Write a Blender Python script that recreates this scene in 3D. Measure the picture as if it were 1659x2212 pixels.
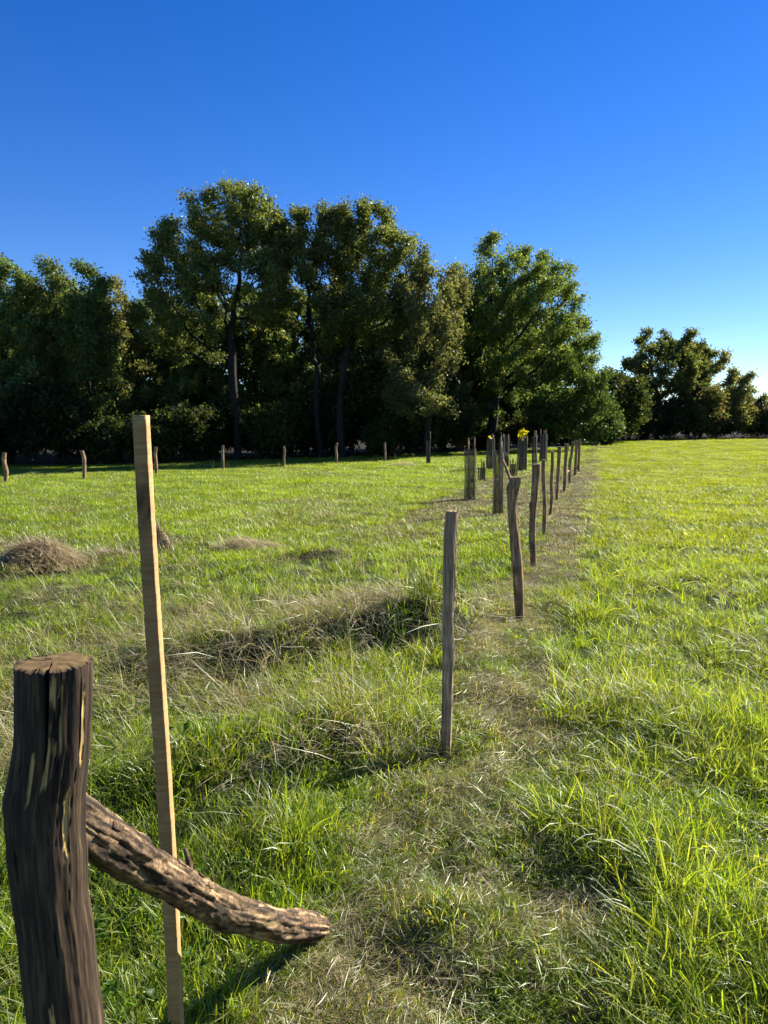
import bpy, math, random
import numpy as np
from mathutils import Vector, Matrix

R = math.radians
scene = bpy.context.scene
for o in list(bpy.data.objects):
    bpy.data.objects.remove(o)
rng = np.random.default_rng(11)
random.seed(11)

# ------------------------------------------------------------------ camera, sky, sun, exposure
EYE = 1.6
PITCH = 6.05
cam_d = bpy.data.cameras.new('camera')
cam_d.sensor_fit = 'VERTICAL'
cam_d.sensor_height = 36.0
cam_d.lens = 36.0 * 1661.0 / 2212.0
cam_d.clip_start = 0.05
cam_d.clip_end = 2000
cam = bpy.data.objects.new('camera', cam_d)
scene.collection.objects.link(cam)
cam.location = (0, 0, EYE)
cam.rotation_euler = (R(90 - PITCH), 0, 0)
scene.camera = cam

SUN_AZ, SUN_EL = 57.0, 33.0          # azimuth from +Y towards +X
world = bpy.data.worlds.new('World')
scene.world = world
world.use_nodes = True
wn = world.node_tree.nodes
wl = world.node_tree.links
bg = wn['Background']
sky = wn.new('ShaderNodeTexSky')
sky.sky_type = 'NISHITA'
sky.sun_disc = False
sky.sun_elevation = R(SUN_EL)
sky.sun_rotation = R(SUN_AZ)
sky.altitude = 900
sky.air_density = 1.0
sky.dust_density = 0.05
sky.ozone_density = 3.2
hsv = wn.new('ShaderNodeHueSaturation')
hsv.inputs['Saturation'].default_value = 1.36
hsv.inputs['Hue'].default_value = 0.518
wl.new(sky.outputs['Color'], hsv.inputs['Color'])
wl.new(hsv.outputs['Color'], bg.inputs['Color'])
bg.inputs['Strength'].default_value = 0.068

sun_d = bpy.data.lights.new('sun', 'SUN')
sun_d.energy = 5.0
sun_d.angle = R(0.53)
sun_d.color = (1.0, 0.93, 0.82)
sun = bpy.data.objects.new('sun', sun_d)
scene.collection.objects.link(sun)
sd = Vector((math.sin(R(SUN_AZ)) * math.cos(R(SUN_EL)), math.cos(R(SUN_AZ)) * math.cos(R(SUN_EL)), math.sin(R(SUN_EL))))
sun.rotation_euler = sd.to_track_quat('Z', 'Y').to_euler()
sun.location = (30, 20, 40)

scene.view_settings.view_transform = 'Standard'
scene.view_settings.look = 'None'
scene.view_settings.gamma = 1
scene.view_settings.exposure = 1.36
scene.view_settings.use_curve_mapping = False
scene.render.engine = 'CYCLES'
cy = scene.cycles
cy.max_bounces = 5
cy.diffuse_bounces = 2
cy.glossy_bounces = 2
cy.transmission_bounces = 4
cy.transparent_max_bounces = 4
cy.sample_clamp_indirect = 4
cy.caustics_reflective = False
cy.caustics_refractive = False
cy.use_denoising = True
cy.adaptive_threshold = 0.02

COL = scene.collection

# ------------------------------------------------------------------ helpers
def tag(o, label=None, cat=None, group=None, kind=None):
    if label: o['label'] = label
    if cat: o['category'] = cat
    if group: o['group'] = group
    if kind: o['kind'] = kind
    return o

def empty(name, loc, rz=0.0):
    o = bpy.data.objects.new(name, None)
    COL.objects.link(o)
    o.location = loc
    o.rotation_euler = (0, 0, rz)
    o.empty_display_size = 0.1
    return o

def np_mesh(name, verts, faces, mat=None, col=None, smooth=False):
    """verts (n,3); faces: list of arrays (m,k); col (n,3) -> point colour 'tint'"""
    me = bpy.data.meshes.new(name)
    verts = np.asarray(verts, np.float32)
    if not isinstance(faces, (list, tuple)):
        faces = [faces]
    faces = [np.asarray(f, np.int32) for f in faces if len(f)]
    nl = sum(f.size for f in faces)
    npoly = sum(len(f) for f in faces)
    me.vertices.add(len(verts))
    me.vertices.foreach_set('co', verts.ravel())
    me.loops.add(nl)
    me.polygons.add(npoly)
    me.loops.foreach_set('vertex_index', np.concatenate([f.ravel() for f in faces]))
    sizes = np.concatenate([np.full(len(f), f.shape[1], np.int32) for f in faces])
    starts = np.concatenate([[0], np.cumsum(sizes)[:-1]]).astype(np.int32)
    me.polygons.foreach_set('loop_start', starts)
    try:
        me.polygons.foreach_set('loop_total', sizes)
    except Exception:
        pass
    me.update(calc_edges=True)
    if smooth:
        me.polygons.foreach_set('use_smooth', np.ones(npoly, bool))
    if col is not None:
        a = me.attributes.new('tint', 'FLOAT_COLOR', 'POINT')
        c = np.ones((len(verts), 4), np.float32)
        c[:, :3] = col
        a.data.foreach_set('color', c.ravel())
    if mat:
        me.materials.append(mat)
    return me

def link(name, me, parent=None, loc=None):
    o = bpy.data.objects.new(name, me)
    COL.objects.link(o)
    if parent is not None:
        o.parent = parent
    if loc is not None:
        o.location = loc
    return o

def vnoise(x, y, seed=0):
    x = np.asarray(x, float); y = np.asarray(y, float)
    xi = np.floor(x); yi = np.floor(y)
    fx = x - xi; fy = y - yi
    fx = fx * fx * (3 - 2 * fx); fy = fy * fy * (3 - 2 * fy)
    def h(a, b):
        v = np.sin(a * 127.1 + b * 311.7 + seed * 74.7) * 43758.5453
        return v - np.floor(v)
    return (h(xi, yi) * (1 - fx) + h(xi + 1, yi) * fx) * (1 - fy) + (h(xi, yi + 1) * (1 - fx) + h(xi + 1, yi + 1) * fx) * fy

def fbm(x, y, seed=0, o=3):
    s = 0; a = .5; t = 0
    for i in range(o):
        s = s + a * vnoise(x * 2 ** i, y * 2 ** i, seed + i * 13); t += a; a *= .5
    return s / t

def vnoise3(p, seed=0):
    i = np.floor(p); f = p - i; f = f * f * (3 - 2 * f)
    out = 0
    for dx in (0, 1):
        for dy in (0, 1):
            for dz in (0, 1):
                q = np.sin((i[..., 0] + dx) * 127.1 + (i[..., 1] + dy) * 311.7 + (i[..., 2] + dz) * 74.7 + seed * 19.19) * 43758.5453
                q = q - np.floor(q)
                out = out + q * (f[..., 0] if dx else 1 - f[..., 0]) * (f[..., 1] if dy else 1 - f[..., 1]) * (f[..., 2] if dz else 1 - f[..., 2])
    return out

def fbm3(p, seed=0, o=3):
    s = 0; a = .5; t = 0
    for k in range(o):
        s = s + a * vnoise3(p * 2 ** k, seed + k * 7); t += a; a *= .55
    return s / t

def row_u(x, y):
    return x - (0.277 * y - 0.78)

def softplus(v, k):
    return k * np.log1p(np.exp(np.clip(v / k, -30, 30)))

def seg_dist(x, y, a, b):
    ax, ay = a; bx, by = b
    t = np.clip(((x - ax) * (bx - ax) + (y - ay) * (by - ay)) / ((bx - ax) ** 2 + (by - ay) ** 2), 0, 1)
    return np.hypot(x - ax - t * (bx - ax), y - ay - t * (by - ay)), t

RIDGE = ((0.38, 5.9), (-1.45, 5.15))
SHADE_BANK = ((.12, 3.78), (-1.1, 3.30))  # low bank added for its shade, along the second post's shadow
def bank(x, y, seg, H, back, front, fall):
    (ax, ay), (bx, by) = seg
    ln = math.hypot(bx - ax, by - ay); tx, ty = (bx - ax) / ln, (by - ay) / ln
    al = (x - ax) * tx + (y - ay) * ty
    sd_ = (x - ax) * -ty + (y - ay) * tx             # positive towards the viewer
    wob = .12 * (fbm(x * 2.1, y * 2.1, 55, 2) - .5) * 2
    sd_ = sd_ + wob
    t = np.clip(al / ln, 0, 1)
    over = np.maximum(0, np.maximum(-al, al - ln))
    return H * (1 - fall * t) * np.exp(-np.where(sd_ < 0, (sd_ / back) ** 2, (sd_ / front) ** 2)) * np.exp(-(over / .3) ** 2)
BUMPS = [(-4.4, 9.6, .10, .4), (-3.2, 9.9, .06, .4), (-1.75, 10.9, .05, .4), (-.75, 10.1, .12, .35), (-.55, 3.9, .09, .5),
         (1.0, 2.9, .08, .35), (.35, 2.3, .05, .3), (1.5, 3.9, .08, .5), (1.15, 2.15, .06, .3), (-.2, 2.95, .05, .3)]
def ground(x, y):
    x = np.asarray(x, float); y = np.asarray(y, float)
    u = row_u(x, y)
    z = -0.022 * softplus(-u, 1.0) + 0.010 * softplus(u - 2, 2.0) + 0.0145 * softplus(y - 42, 4.0)
    d = np.hypot(x, y)
    near = np.exp(-d / 14.0)
    z = z + near * (0.17 * (fbm(x * .9, y * .9, 3) - .5) + .14 * (fbm(x * 3.1, y * 3.1, 9) - .5))
    z = z + 0.10 * (fbm(x * .25, y * .25, 21) - .5) * np.clip(d / 10, 0, 1) * np.exp(-np.abs(u) * 0.0)
    z = z + bank(x, y, RIDGE, .30, .55, .20, .45) + bank(x, y, SHADE_BANK, .13, .35, .14, .4)
    for bx, by, h, r in BUMPS:
        z = z + h * np.exp(-((x - bx) ** 2 + (y - by) ** 2) / r ** 2)
    z = z + np.exp(-d / 7.0) * strip_mask(x, y) * .15 * (fbm(x * 4.5, y * 4.5, 15, 2) - .5)
    return z

gz = lambda x, y: float(ground(x, y))
ca, sa = math.cos(R(PITCH)), math.sin(R(PITCH))
def ray(px, py):
    u = (px - 829.5) / 1661.0; v = (1106 - py) / 1661.0
    return u, ca + v * sa, -sa + v * ca
def at(px, py, D):
    """world point seen at a place of the photograph, D metres ahead"""
    a, b, c = ray(px, py)
    t = D / b
    return Vector((a * t, D, EYE + c * t))
def on_ground(px, D):
    p = at(px, 930, D)
    for _ in range(3):
        z = gz(p.x, p.y)
        py = 1106 + 1661 * math.tan(math.atan((EYE - z) / D) - R(PITCH))
        p = at(px, py, D)
    return Vector((p.x, p.y, gz(p.x, p.y)))
def m_per_px(D):
    return D / 1661.0

# ------------------------------------------------------------------ materials
def new_mat(name):
    m = bpy.data.materials.new(name)
    m.use_nodes = True
    nt = m.node_tree
    nt.nodes.clear()
    out = nt.nodes.new('ShaderNodeOutputMaterial')
    return m, nt, out

def N(nt, t, **kw):
    n = nt.nodes.new(t)
    for k, v in kw.items():
        setattr(n, k, v)
    return n

def leaf_mat(name, trans=0.5, tmul=(1.7, 1.75, .8), gloss=.06, rough=.38, vary=.35, nscale=.6):
    m, nt, out = new_mat(name)
    L = nt.links.new
    at_ = N(nt, 'ShaderNodeAttribute', attribute_name='tint')
    info = N(nt, 'ShaderNodeObjectInfo')
    geo = N(nt, 'ShaderNodeNewGeometry')
    noi = N(nt, 'ShaderNodeTexNoise'); noi.inputs['Scale'].default_value = nscale
    noi.inputs['Detail'].default_value = 2
    L(geo.outputs['Position'], noi.inputs['Vector'])
    add = N(nt, 'ShaderNodeMath', operation='ADD')
    L(noi.outputs['Fac'], add.inputs[0]); L(info.outputs['Random'], add.inputs[1])
    mr = N(nt, 'ShaderNodeMapRange')
    mr.inputs['From Min'].default_value = .3; mr.inputs['From Max'].default_value = 1.7
    mr.inputs['To Min'].default_value = 1 - vary; mr.inputs['To Max'].default_value = 1 + vary
    L(add.outputs[0], mr.inputs['Value'])
    mul = N(nt, 'ShaderNodeVectorMath', operation='SCALE')
    L(at_.outputs['Color'], mul.inputs[0]); L(mr.outputs[0], mul.inputs['Scale'])
    tm = N(nt, 'ShaderNodeVectorMath', operation='MULTIPLY')
    L(mul.outputs[0], tm.inputs[0]); tm.inputs[1].default_value = tmul
    dif = N(nt, 'ShaderNodeBsdfDiffuse'); L(mul.outputs[0], dif.inputs['Color'])
    tr = N(nt, 'ShaderNodeBsdfTranslucent'); L(tm.outputs[0], tr.inputs['Color'])
    mx = N(nt, 'ShaderNodeMixShader'); mx.inputs[0].default_value = trans
    L(dif.outputs[0], mx.inputs[1]); L(tr.outputs[0], mx.inputs[2])
    gl = N(nt, 'ShaderNodeBsdfGlossy'); gl.inputs['Roughness'].default_value = rough
    gl.inputs['Color'].default_value = (.9, .95, .85, 1)
    lw = N(nt, 'ShaderNodeLayerWeight'); lw.inputs['Blend'].default_value = .35
    gm = N(nt, 'ShaderNodeMath', operation='MULTIPLY_ADD')
    L(lw.outputs['Fresnel'], gm.inputs[0]); gm.inputs[1].default_value = gloss * 2.2; gm.inputs[2].default_value = gloss * .5
    mx2 = N(nt, 'ShaderNodeMixShader'); L(gm.outputs[0], mx2.inputs[0])
    L(mx.outputs[0], mx2.inputs[1]); L(gl.outputs[0], mx2.inputs[2])
    L(mx2.outputs[0], out.inputs['Surface'])
    return m

def wood_mat(name, dark, light, spec=.25, rough=.85, gscale=(60, 60, 4), bump=.5, use_tint=False, patch=(.42, .33, .2), blotch=6.0, bdist=.0018):
    m, nt, out = new_mat(name)
    L = nt.links.new
    tc = N(nt, 'ShaderNodeTexCoord')
    mp = N(nt, 'ShaderNodeMapping'); mp.inputs['Scale'].default_value = gscale
    L(tc.outputs['Object'], mp.inputs['Vector'])
    n1 = N(nt, 'ShaderNodeTexNoise'); n1.inputs['Scale'].default_value = 1; n1.inputs['Detail'].default_value = 6
    n1.inputs['Roughness'].default_value = .65
    L(mp.outputs[0], n1.inputs['Vector'])
    n2 = N(nt, 'ShaderNodeTexNoise'); n2.inputs['Scale'].default_value = blotch; n2.inputs['Detail'].default_value = 4
    L(tc.outputs['Object'], n2.inputs['Vector'])
    mp3 = N(nt, 'ShaderNodeMapping'); mp3.inputs['Scale'].default_value = tuple(q * 3.1 for q in gscale)
    L(tc.outputs['Object'], mp3.inputs['Vector'])
    n3 = N(nt, 'ShaderNodeTexNoise'); n3.inputs['Scale'].default_value = 1; n3.inputs['Detail'].default_value = 3
    L(mp3.outputs[0], n3.inputs['Vector'])
    a3 = N(nt, 'ShaderNodeMath', operation='MULTIPLY_ADD')
    L(n3.outputs['Fac'], a3.inputs[0]); a3.inputs[1].default_value = .45; L(n1.outputs['Fac'], a3.inputs[2])
    ad = N(nt, 'ShaderNodeMath', operation='MULTIPLY_ADD')
    L(n2.outputs['Fac'], ad.inputs[0]); ad.inputs[1].default_value = .6; L(a3.outputs[0], ad.inputs[2])
    ad2 = N(nt, 'ShaderNodeMath', operation='SUBTRACT'); L(ad.outputs[0], ad2.inputs[0]); ad2.inputs[1].default_value = .25
    cr = N(nt, 'ShaderNodeValToRGB')
    cr.color_ramp.elements[0].position = .58; cr.color_ramp.elements[0].color = (*dark, 1)
    cr.color_ramp.elements[1].position = 1.0; cr.color_ramp.elements[1].color = (*light, 1)
    cr.color_ramp.elements.new(.80).color = tuple((d * .6 + l * .4) for d, l in zip(dark, light)) + (1,)
    L(ad2.outputs[0], cr.inputs[0])
    colout = cr.outputs[0]
    if use_tint:
        a = N(nt, 'ShaderNodeAttribute', attribute_name='tint')
        sep = N(nt, 'ShaderNodeSeparateColor'); L(a.outputs['Color'], sep.inputs[0])
        mm = N(nt, 'ShaderNodeMix', data_type='RGBA')
        L(sep.outputs[0], mm.inputs[0]); L(colout, mm.inputs[6])
        pm = N(nt, 'ShaderNodeMix', data_type='RGBA', blend_type='MULTIPLY'); pm.inputs[0].default_value = 1
        pm.inputs[6].default_value = (*patch, 1)
        g = N(nt, 'ShaderNodeMapRange'); L(n1.outputs['Fac'], g.inputs[0]); g.inputs[3].default_value = .55; g.inputs[4].default_value = 1.25
        L(g.outputs[0], pm.inputs[7])
        L(pm.outputs[2], mm.inputs[7])
        m3 = N(nt, 'ShaderNodeMix', data_type='RGBA'); L(sep.outputs[1], m3.inputs[0]); L(mm.outputs[2], m3.inputs[6])
        m3.inputs[7].default_value = (.018, .013, .009, 1)
        colout = m3.outputs[2]
    bs = N(nt, 'ShaderNodeBsdfPrincipled')
    L(colout, bs.inputs['Base Color'])
    bs.inputs['Roughness'].default_value = rough
    bs.inputs['Specular IOR Level'].default_value = spec
    bp = N(nt, 'ShaderNodeBump'); bp.inputs['Strength'].default_value = bump; bp.inputs['Distance'].default_value = bdist
    L(ad.outputs[0], bp.inputs['Height']); L(bp.outputs[0], bs.inputs['Normal'])
    L(bs.outputs[0], out.inputs['Surface'])
    return m

M_grass = leaf_mat('grass_blade', trans=.5, tmul=(2.7, 2.6, .8), gloss=.018, rough=.45, vary=.3, nscale=.5)
M_straw = leaf_mat('dry_straw', trans=.4, tmul=(1.3, 1.2, .9), gloss=.02, rough=.45, vary=.3, nscale=.8)
M_leaf = leaf_mat('tree_leaf', trans=.45, tmul=(1.9, 1.85, .9), gloss=.012, rough=.42, vary=.25, nscale=.35)
M_bark = wood_mat('tree_bark', (.010, .008, .006), (.034, .028, .021), gscale=(9, 9, 2), blotch=1.5)
M_post = wood_mat('weathered_post', (.016, .010, .006), (.105, .069, .038), use_tint=True, patch=(.64, .42, .14), bump=.7)
M_rpost = wood_mat('split_post', (.115, .062, .029), (.60, .365, .18), use_tint=True, patch=(.42, .31, .21), bump=.6)
M_stake = wood_mat('sawn_stake', (.36, .19, .065), (.56, .335, .125), use_tint=True, patch=(.5, .36, .2), gscale=(14, 14, 90), bump=.25, blotch=9)
M_log = wood_mat('rotten_bark_log', (.055, .032, .016), (.40, .26, .14), use_tint=True, patch=(.58, .40, .20), gscale=(70, 70, 70), bump=.8, blotch=30, bdist=.003)
M_gpost = wood_mat('grey_split_post', (.20, .122, .065), (.74, .50, .28), use_tint=True, patch=(.7, .52, .32), bump=.6)
M_gstake = wood_mat('thin_stake', (.08, .05, .03), (.36, .25, .15), bump=.3)

def net_mat():
    m, nt, out = new_mat('plastic_net')
    bs = N(nt, 'ShaderNodeBsdfPrincipled')
    bs.inputs['Base Color'].default_value = (.050, .038, .024, 1)
    bs.inputs['Roughness'].default_value = .5
    nt.links.new(bs.outputs[0], out.inputs['Surface'])
    return m
M_net = net_mat()

def ground_mat():
    m, nt, out = new_mat('meadow_soil')
    L = nt.links.new
    geo = N(nt, 'ShaderNodeNewGeometry')
    a = N(nt, 'ShaderNodeAttribute', attribute_name='tint')
    n1 = N(nt, 'ShaderNodeTexNoise'); n1.inputs['Scale'].default_value = 9; n1.inputs['Detail'].default_value = 8
    L(geo.outputs['Position'], n1.inputs['Vector'])
    mr = N(nt, 'ShaderNodeMapRange'); L(n1.outputs['Fac'], mr.inputs[0])
    mr.inputs[1].default_value = .25; mr.inputs[2].default_value = .75; mr.inputs[3].default_value = .45; mr.inputs[4].default_value = 1.5
    mu = N(nt, 'ShaderNodeVectorMath', operation='SCALE')
    L(a.outputs['Color'], mu.inputs[0]); L(mr.outputs[0], mu.inputs['Scale'])
    bs = N(nt, 'ShaderNodeBsdfPrincipled'); L(mu.outputs[0], bs.inputs['Base Color'])
    bs.inputs['Roughness'].default_value = .95; bs.inputs['Specular IOR Level'].default_value = .1
    n2 = N(nt, 'ShaderNodeTexNoise'); n2.inputs['Scale'].default_value = 45; n2.inputs['Detail'].default_value = 6
    L(geo.outputs['Position'], n2.inputs['Vector'])
    bp = N(nt, 'ShaderNodeBump'); bp.inputs['Strength'].default_value = .8; bp.inputs['Distance'].default_value = .03
    L(n2.outputs['Fac'], bp.inputs['Height']); L(bp.outputs[0], bs.inputs['Normal'])
    L(bs.outputs[0], out.inputs['Surface'])
    return m
M_ground = ground_mat()

# ------------------------------------------------------------------ the meadow's zones
def smooth(a, b, v):
    t = np.clip((v - a) / (b - a), 0, 1)
    return t * t * (3 - 2 * t)

def strip_mask(x, y):
    """mown strip along the row of posts: 1 inside"""
    u = row_u(x, y)
    w = (fbm(x * 1.3, y * 1.3, 5) - .5) * .5
    hi = .52 + .42 * np.exp(-np.clip(y - 1.6, 0, 9) / 1.6) + .012 * np.clip(y - 5, 0, 30)
    lo = -.12 - .04 * np.exp(-np.clip(y - 1.6, 0, 9) / 1.2)
    a = smooth(lo - .15, lo + .12, u + w * .6) * (1 - smooth(hi - .12, hi + .22, u + w))
    # the mown patch between the tree guards
    g = smooth(-3.6, -2.6, u + w * 2) * (1 - smooth(-.1, .3, u)) * smooth(12, 14.5, y + w * 4) * (1 - smooth(30, 38, y))
    return np.clip(np.maximum(a, g * .85), 0, 1)

def dry_mask(x, y):
    """dead bleached patches in the rough grass left of the row"""
    u = row_u(x, y)
    n = fbm(x * .75, y * .75, 31)
    d = smooth(.50, .68, n) * (1 - smooth(-.1, .5, u)) * (1 - smooth(12, 26, y))
    dr, t = seg_dist(x, y, *RIDGE)
    e = .9 * np.exp(-(dr / .45) ** 2)
    for bx, by, r in ((-.45, 4.0, .45), (-.1, 3.75, .3), (.15, 4.6, .3), (-3.0, 7.6, .8), (-.8, 9.6, .7), (-1.2, 6.6, .5), (-4.4, 9.4, .9)):
        e = np.maximum(e, .85 * np.exp(-((x - bx) ** 2 + .8 * (y - by) ** 2) / r ** 2))
    return np.clip(np.maximum(d, e), 0, 1)

# ground sheet
s = np.linspace(-1, 1, 300)
gx = 1.0 * np.sinh(6.2 * s) + .2
gy = 1.0 * np.sinh(6.2 * s) + 4.0
GX, GY = np.meshgrid(gx, gy)
GZ = ground(GX, GY)
verts = np.stack([GX, GY, GZ], -1).reshape(-1, 3)
n = len(s)
ii, jj = np.meshgrid(np.arange(n - 1), np.arange(n - 1), indexing='ij')
a0 = (ii * n + jj).ravel()
faces = np.stack([a0, a0 + 1, a0 + n + 1, a0 + n], -1)
sm = strip_mask(GX, GY)[..., None]
far = smooth(8, 22, np.hypot(GX, GY))[..., None]
green_n = np.array([.030, .042, .012]); green_f = np.array([.085, .125, .018]); brown = np.array([.12, .105, .045])
gc = (green_n * (1 - far) + green_f * far) * (1 - sm) + (brown * (1 - far * .2)) * sm
# earth with leaf litter under the wood and along the far hedge
u_ = row_u(GX, GY)
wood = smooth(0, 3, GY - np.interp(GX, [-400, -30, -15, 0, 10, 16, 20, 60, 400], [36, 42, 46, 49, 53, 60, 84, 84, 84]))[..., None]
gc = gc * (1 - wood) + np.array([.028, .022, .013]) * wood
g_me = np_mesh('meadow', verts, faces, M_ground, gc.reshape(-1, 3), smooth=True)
tag(link('ground', g_me), 'rough meadow ground sloping gently down to the left', 'ground', kind='structure')

# ------------------------------------------------------------------ grass
def blades(nb, rad, hmin, hmax, wmin, wmax, lean, curl, tints, seg=4, flat=0.0, base=0.0, bias=None, hpow=1.0):
    """one clump of single grass blades -> verts, faces, colours"""
    r = rad * np.sqrt(rng.random(nb)); ph = rng.random(nb) * 2 * np.pi
    ox, oy = r * np.cos(ph), r * np.sin(ph)
    az = ph + rng.normal(0, 1.1, nb)
    if bias is not None:
        az = bias + rng.normal(0, .8, nb)
    Ln = hmin + (hmax - hmin) * rng.random(nb) ** hpow
    le = np.abs(rng.normal(lean, lean * .5, nb)) + flat
    cu = np.abs(rng.normal(curl, curl * .6, nb))
    w = wmin + (wmax - wmin) * rng.random(nb)
    t = np.linspace(0, 1, seg + 1)
    hor = Ln[:, None] * (np.sin(le)[:, None] * t + cu[:, None] * t ** 2)
    ver = Ln[:, None] * (np.cos(le)[:, None] * t - .75 * cu[:, None] * t ** 2.2)
    ver = np.maximum(ver, .004 + .012 * rng.random((nb, 1))) + base * rng.random((nb, 1))
    ver[:, 0] = np.where(flat > .9, ver[:, 0], -.01)
    cx = ox[:, None] + hor * np.cos(az)[:, None]
    cyy = oy[:, None] + hor * np.sin(az)[:, None]
    tw = az + np.pi / 2 + rng.normal(0, .5, nb)
    hw = (w / 2)[:, None] * np.clip(1.15 - t ** 1.7 * 1.1, .06, 1) * np.clip(.55 + t * 2, 0, 1)
    up = .35 * rng.normal(0, 1, nb)[:, None]
    dx, dy, dz = np.cos(tw)[:, None] * hw, np.sin(tw)[:, None] * hw, up * hw
    Lf = np.stack([cx - dx, cyy - dy, ver - dz], -1)
    Rt = np.stack([cx + dx, cyy + dy, ver + dz], -1)
    V = np.stack([Lf, Rt], 2).reshape(nb, -1, 3)[:, :-1]  # per blade: L0 R0 L1 R1 ... tip
    k = np.arange(seg - 1) * 2
    f = np.concatenate([np.stack([k, k + 1, k + 3], -1), np.stack([k, k + 3, k + 2], -1), [[2 * seg - 2, 2 * seg - 1, 2 * seg]]])
    F = (f[None] + (np.arange(nb) * (2 * seg + 1))[:, None, None]).reshape(-1, 3)
    tints = np.asarray(tints, float)
    c = tints[rng.integers(0, len(tints), nb)] * (1 + rng.normal(0, .14, (nb, 1))).clip(.6, 1.5)
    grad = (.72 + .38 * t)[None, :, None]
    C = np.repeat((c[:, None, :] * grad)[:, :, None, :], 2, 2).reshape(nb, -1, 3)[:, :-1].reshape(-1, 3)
    return V.reshape(-1, 3), F, C

def join(parts):
    vs, fs, cs = [], [], []
    o = 0
    for v, f, c in parts:
        vs.append(v); fs.append(f + o); cs.append(c); o += len(v)
    return np.concatenate(vs), np.concatenate(fs), np.concatenate(cs)

G_LUSH = [(.11, .16, .016), (.14, .19, .02), (.085, .13, .016), (.18, .20, .03), (.13, .145, .035)]
G_MEAD = [(.13, .205, .015), (.10, .165, .014), (.165, .225, .018), (.19, .21, .035)]
G_FIELD = [(.15, .195, .013), (.18, .22, .016), (.125, .165, .013), (.21, .21, .03)]
G_OLIVE = [(.16, .175, .035), (.21, .205, .055), (.125, .16, .03)]
G_DRY = [(.46, .38, .20), (.37, .29, .15), (.54, .46, .28), (.28, .22, .12), (.43, .40, .23)]
G_HAY = [(.28, .21, .12), (.38, .30, .18), (.20, .15, .085), (.33, .29, .18)]

protos = []
def proto(parts, mat):
    v, f, c = join(parts)
    protos.append((v, f, c, mat))
    return len(protos) - 1

I_lush = [proto([blades(26, .06, .07, .20, .0026, .0055, .36, .42, G_LUSH, seg=3), blades(22, .075, .03, .11, .0026, .0045, .55, .3, G_LUSH + G_OLIVE[:1], seg=2)], M_grass) for _ in range(6)]
I_mead = [proto([blades(42, .08, .03, .10, .0025, .0045, .45, .25, G_MEAD, seg=2)], M_grass) for _ in range(5)]
I_mead += [proto([blades(26, .06, .05, .16, .0025, .005, .40, .42, G_MEAD, seg=3)], M_grass) for _ in range(2)]
I_mown = [proto([blades(46, .075, .015, .055, .0024, .004, .5, .2, G_MEAD + G_OLIVE + G_DRY[:2], seg=2)], M_grass) for _ in range(3)]
I_clip = [proto([blades(44, .085, .02, .075, .0014, .0027, .3, .12, G_DRY + G_OLIVE[1:2], seg=2, flat=1.1, base=.035)], M_straw) for _ in range(3)]
I_clipg = [proto([blades(42, .08, .02, .065, .0016, .003, .3, .12, G_OLIVE + [(.26, .24, .11), (.22, .20, .10)], seg=2, flat=1.05, base=.03)], M_straw) for _ in range(2)]
I_straw = [proto([blades(24, .08, .12, .34, .0018, .0040, .55, .55, G_DRY, hpow=1.3, seg=3)], M_straw) for _ in range(3)]
I_flat = [proto([blades(22, .09, .12, .36, .0015, .0032, .5, .5, G_DRY + G_OLIVE, bias=3.6, seg=3, flat=.5)], M_straw) for _ in range(3)]
def far_set(tints, mat, n_, hmin, hmax, lean):
    sm_ = [proto([blades(int(n_ * .32), .24, hmin, hmax, .005, .009, lean, .3, tints, seg=2)], mat) for _ in range(3)]
    bg_ = [proto([blades(n_, .52, hmin, hmax, .006, .011, lean, .3, tints, seg=2)], mat) for _ in range(4)]
    return sm_, bg_
F_field = far_set(G_FIELD, M_grass, 330, .05, .14, .42)
G_MFAR = [(.135, .20, .014), (.165, .225, .018), (.11, .17, .014), (.20, .21, .035)]
F_mead = far_set(G_MFAR, M_grass, 330, .05, .14, .45)
F_strip = far_set(G_OLIVE + G_OLIVE + G_MEAD[:2] + G_DRY[:3] + G_DRY[:3], M_straw, 330, .02, .07, .7)
F_dry = far_set(G_DRY[:3] + G_OLIVE + G_MFAR[:2], M_straw, 330, .05, .2, .7)
def weed():
    parts = []
    for k in range(9):
        a = rng.random() * 6.28; rr = rng.random() * .07; h = .03 + rng.random() * .07
        c = np.array([.05, .10, .015]) * (.8 + .5 * rng.random())
        m = 7
        th = np.linspace(0, 2 * np.pi, m, endpoint=False)
        rad = (.010 + .009 * rng.random()) * (.75 + .35 * np.cos(3 * th))
        tilt = rng.normal(0, .35, 2)
        px = rr * math.cos(a) + rad * np.cos(th); py = rr * math.sin(a) + rad * np.sin(th)
        v = np.stack([px, py, h + tilt[0] * rad * np.cos(th) + tilt[1] * rad * np.sin(th)], -1)
        v = np.vstack([v, [[rr * math.cos(a), rr * math.sin(a), h - .006]]])
        f = np.array([[i, (i + 1) % m, m, m] for i in range(m)])
        f = np.array([[i, (i + 1) % m, m] for i in range(m)])
        parts.append((v, f, np.tile(c, (m + 1, 1))))
    return join(parts)
I_weed = []
for _ in range(2):
    v, f, c = weed(); protos.append((v, f, c, M_grass)); I_weed.append(len(protos) - 1)

lib = bpy.data.collections.new('grass_clumps')
for i, (v, f, c, m) in enumerate(protos):
    lib.objects.link(bpy.data.objects.new('clump_%02d' % i, np_mesh('clump_%02d' % i, v, f, m, c)))

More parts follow.
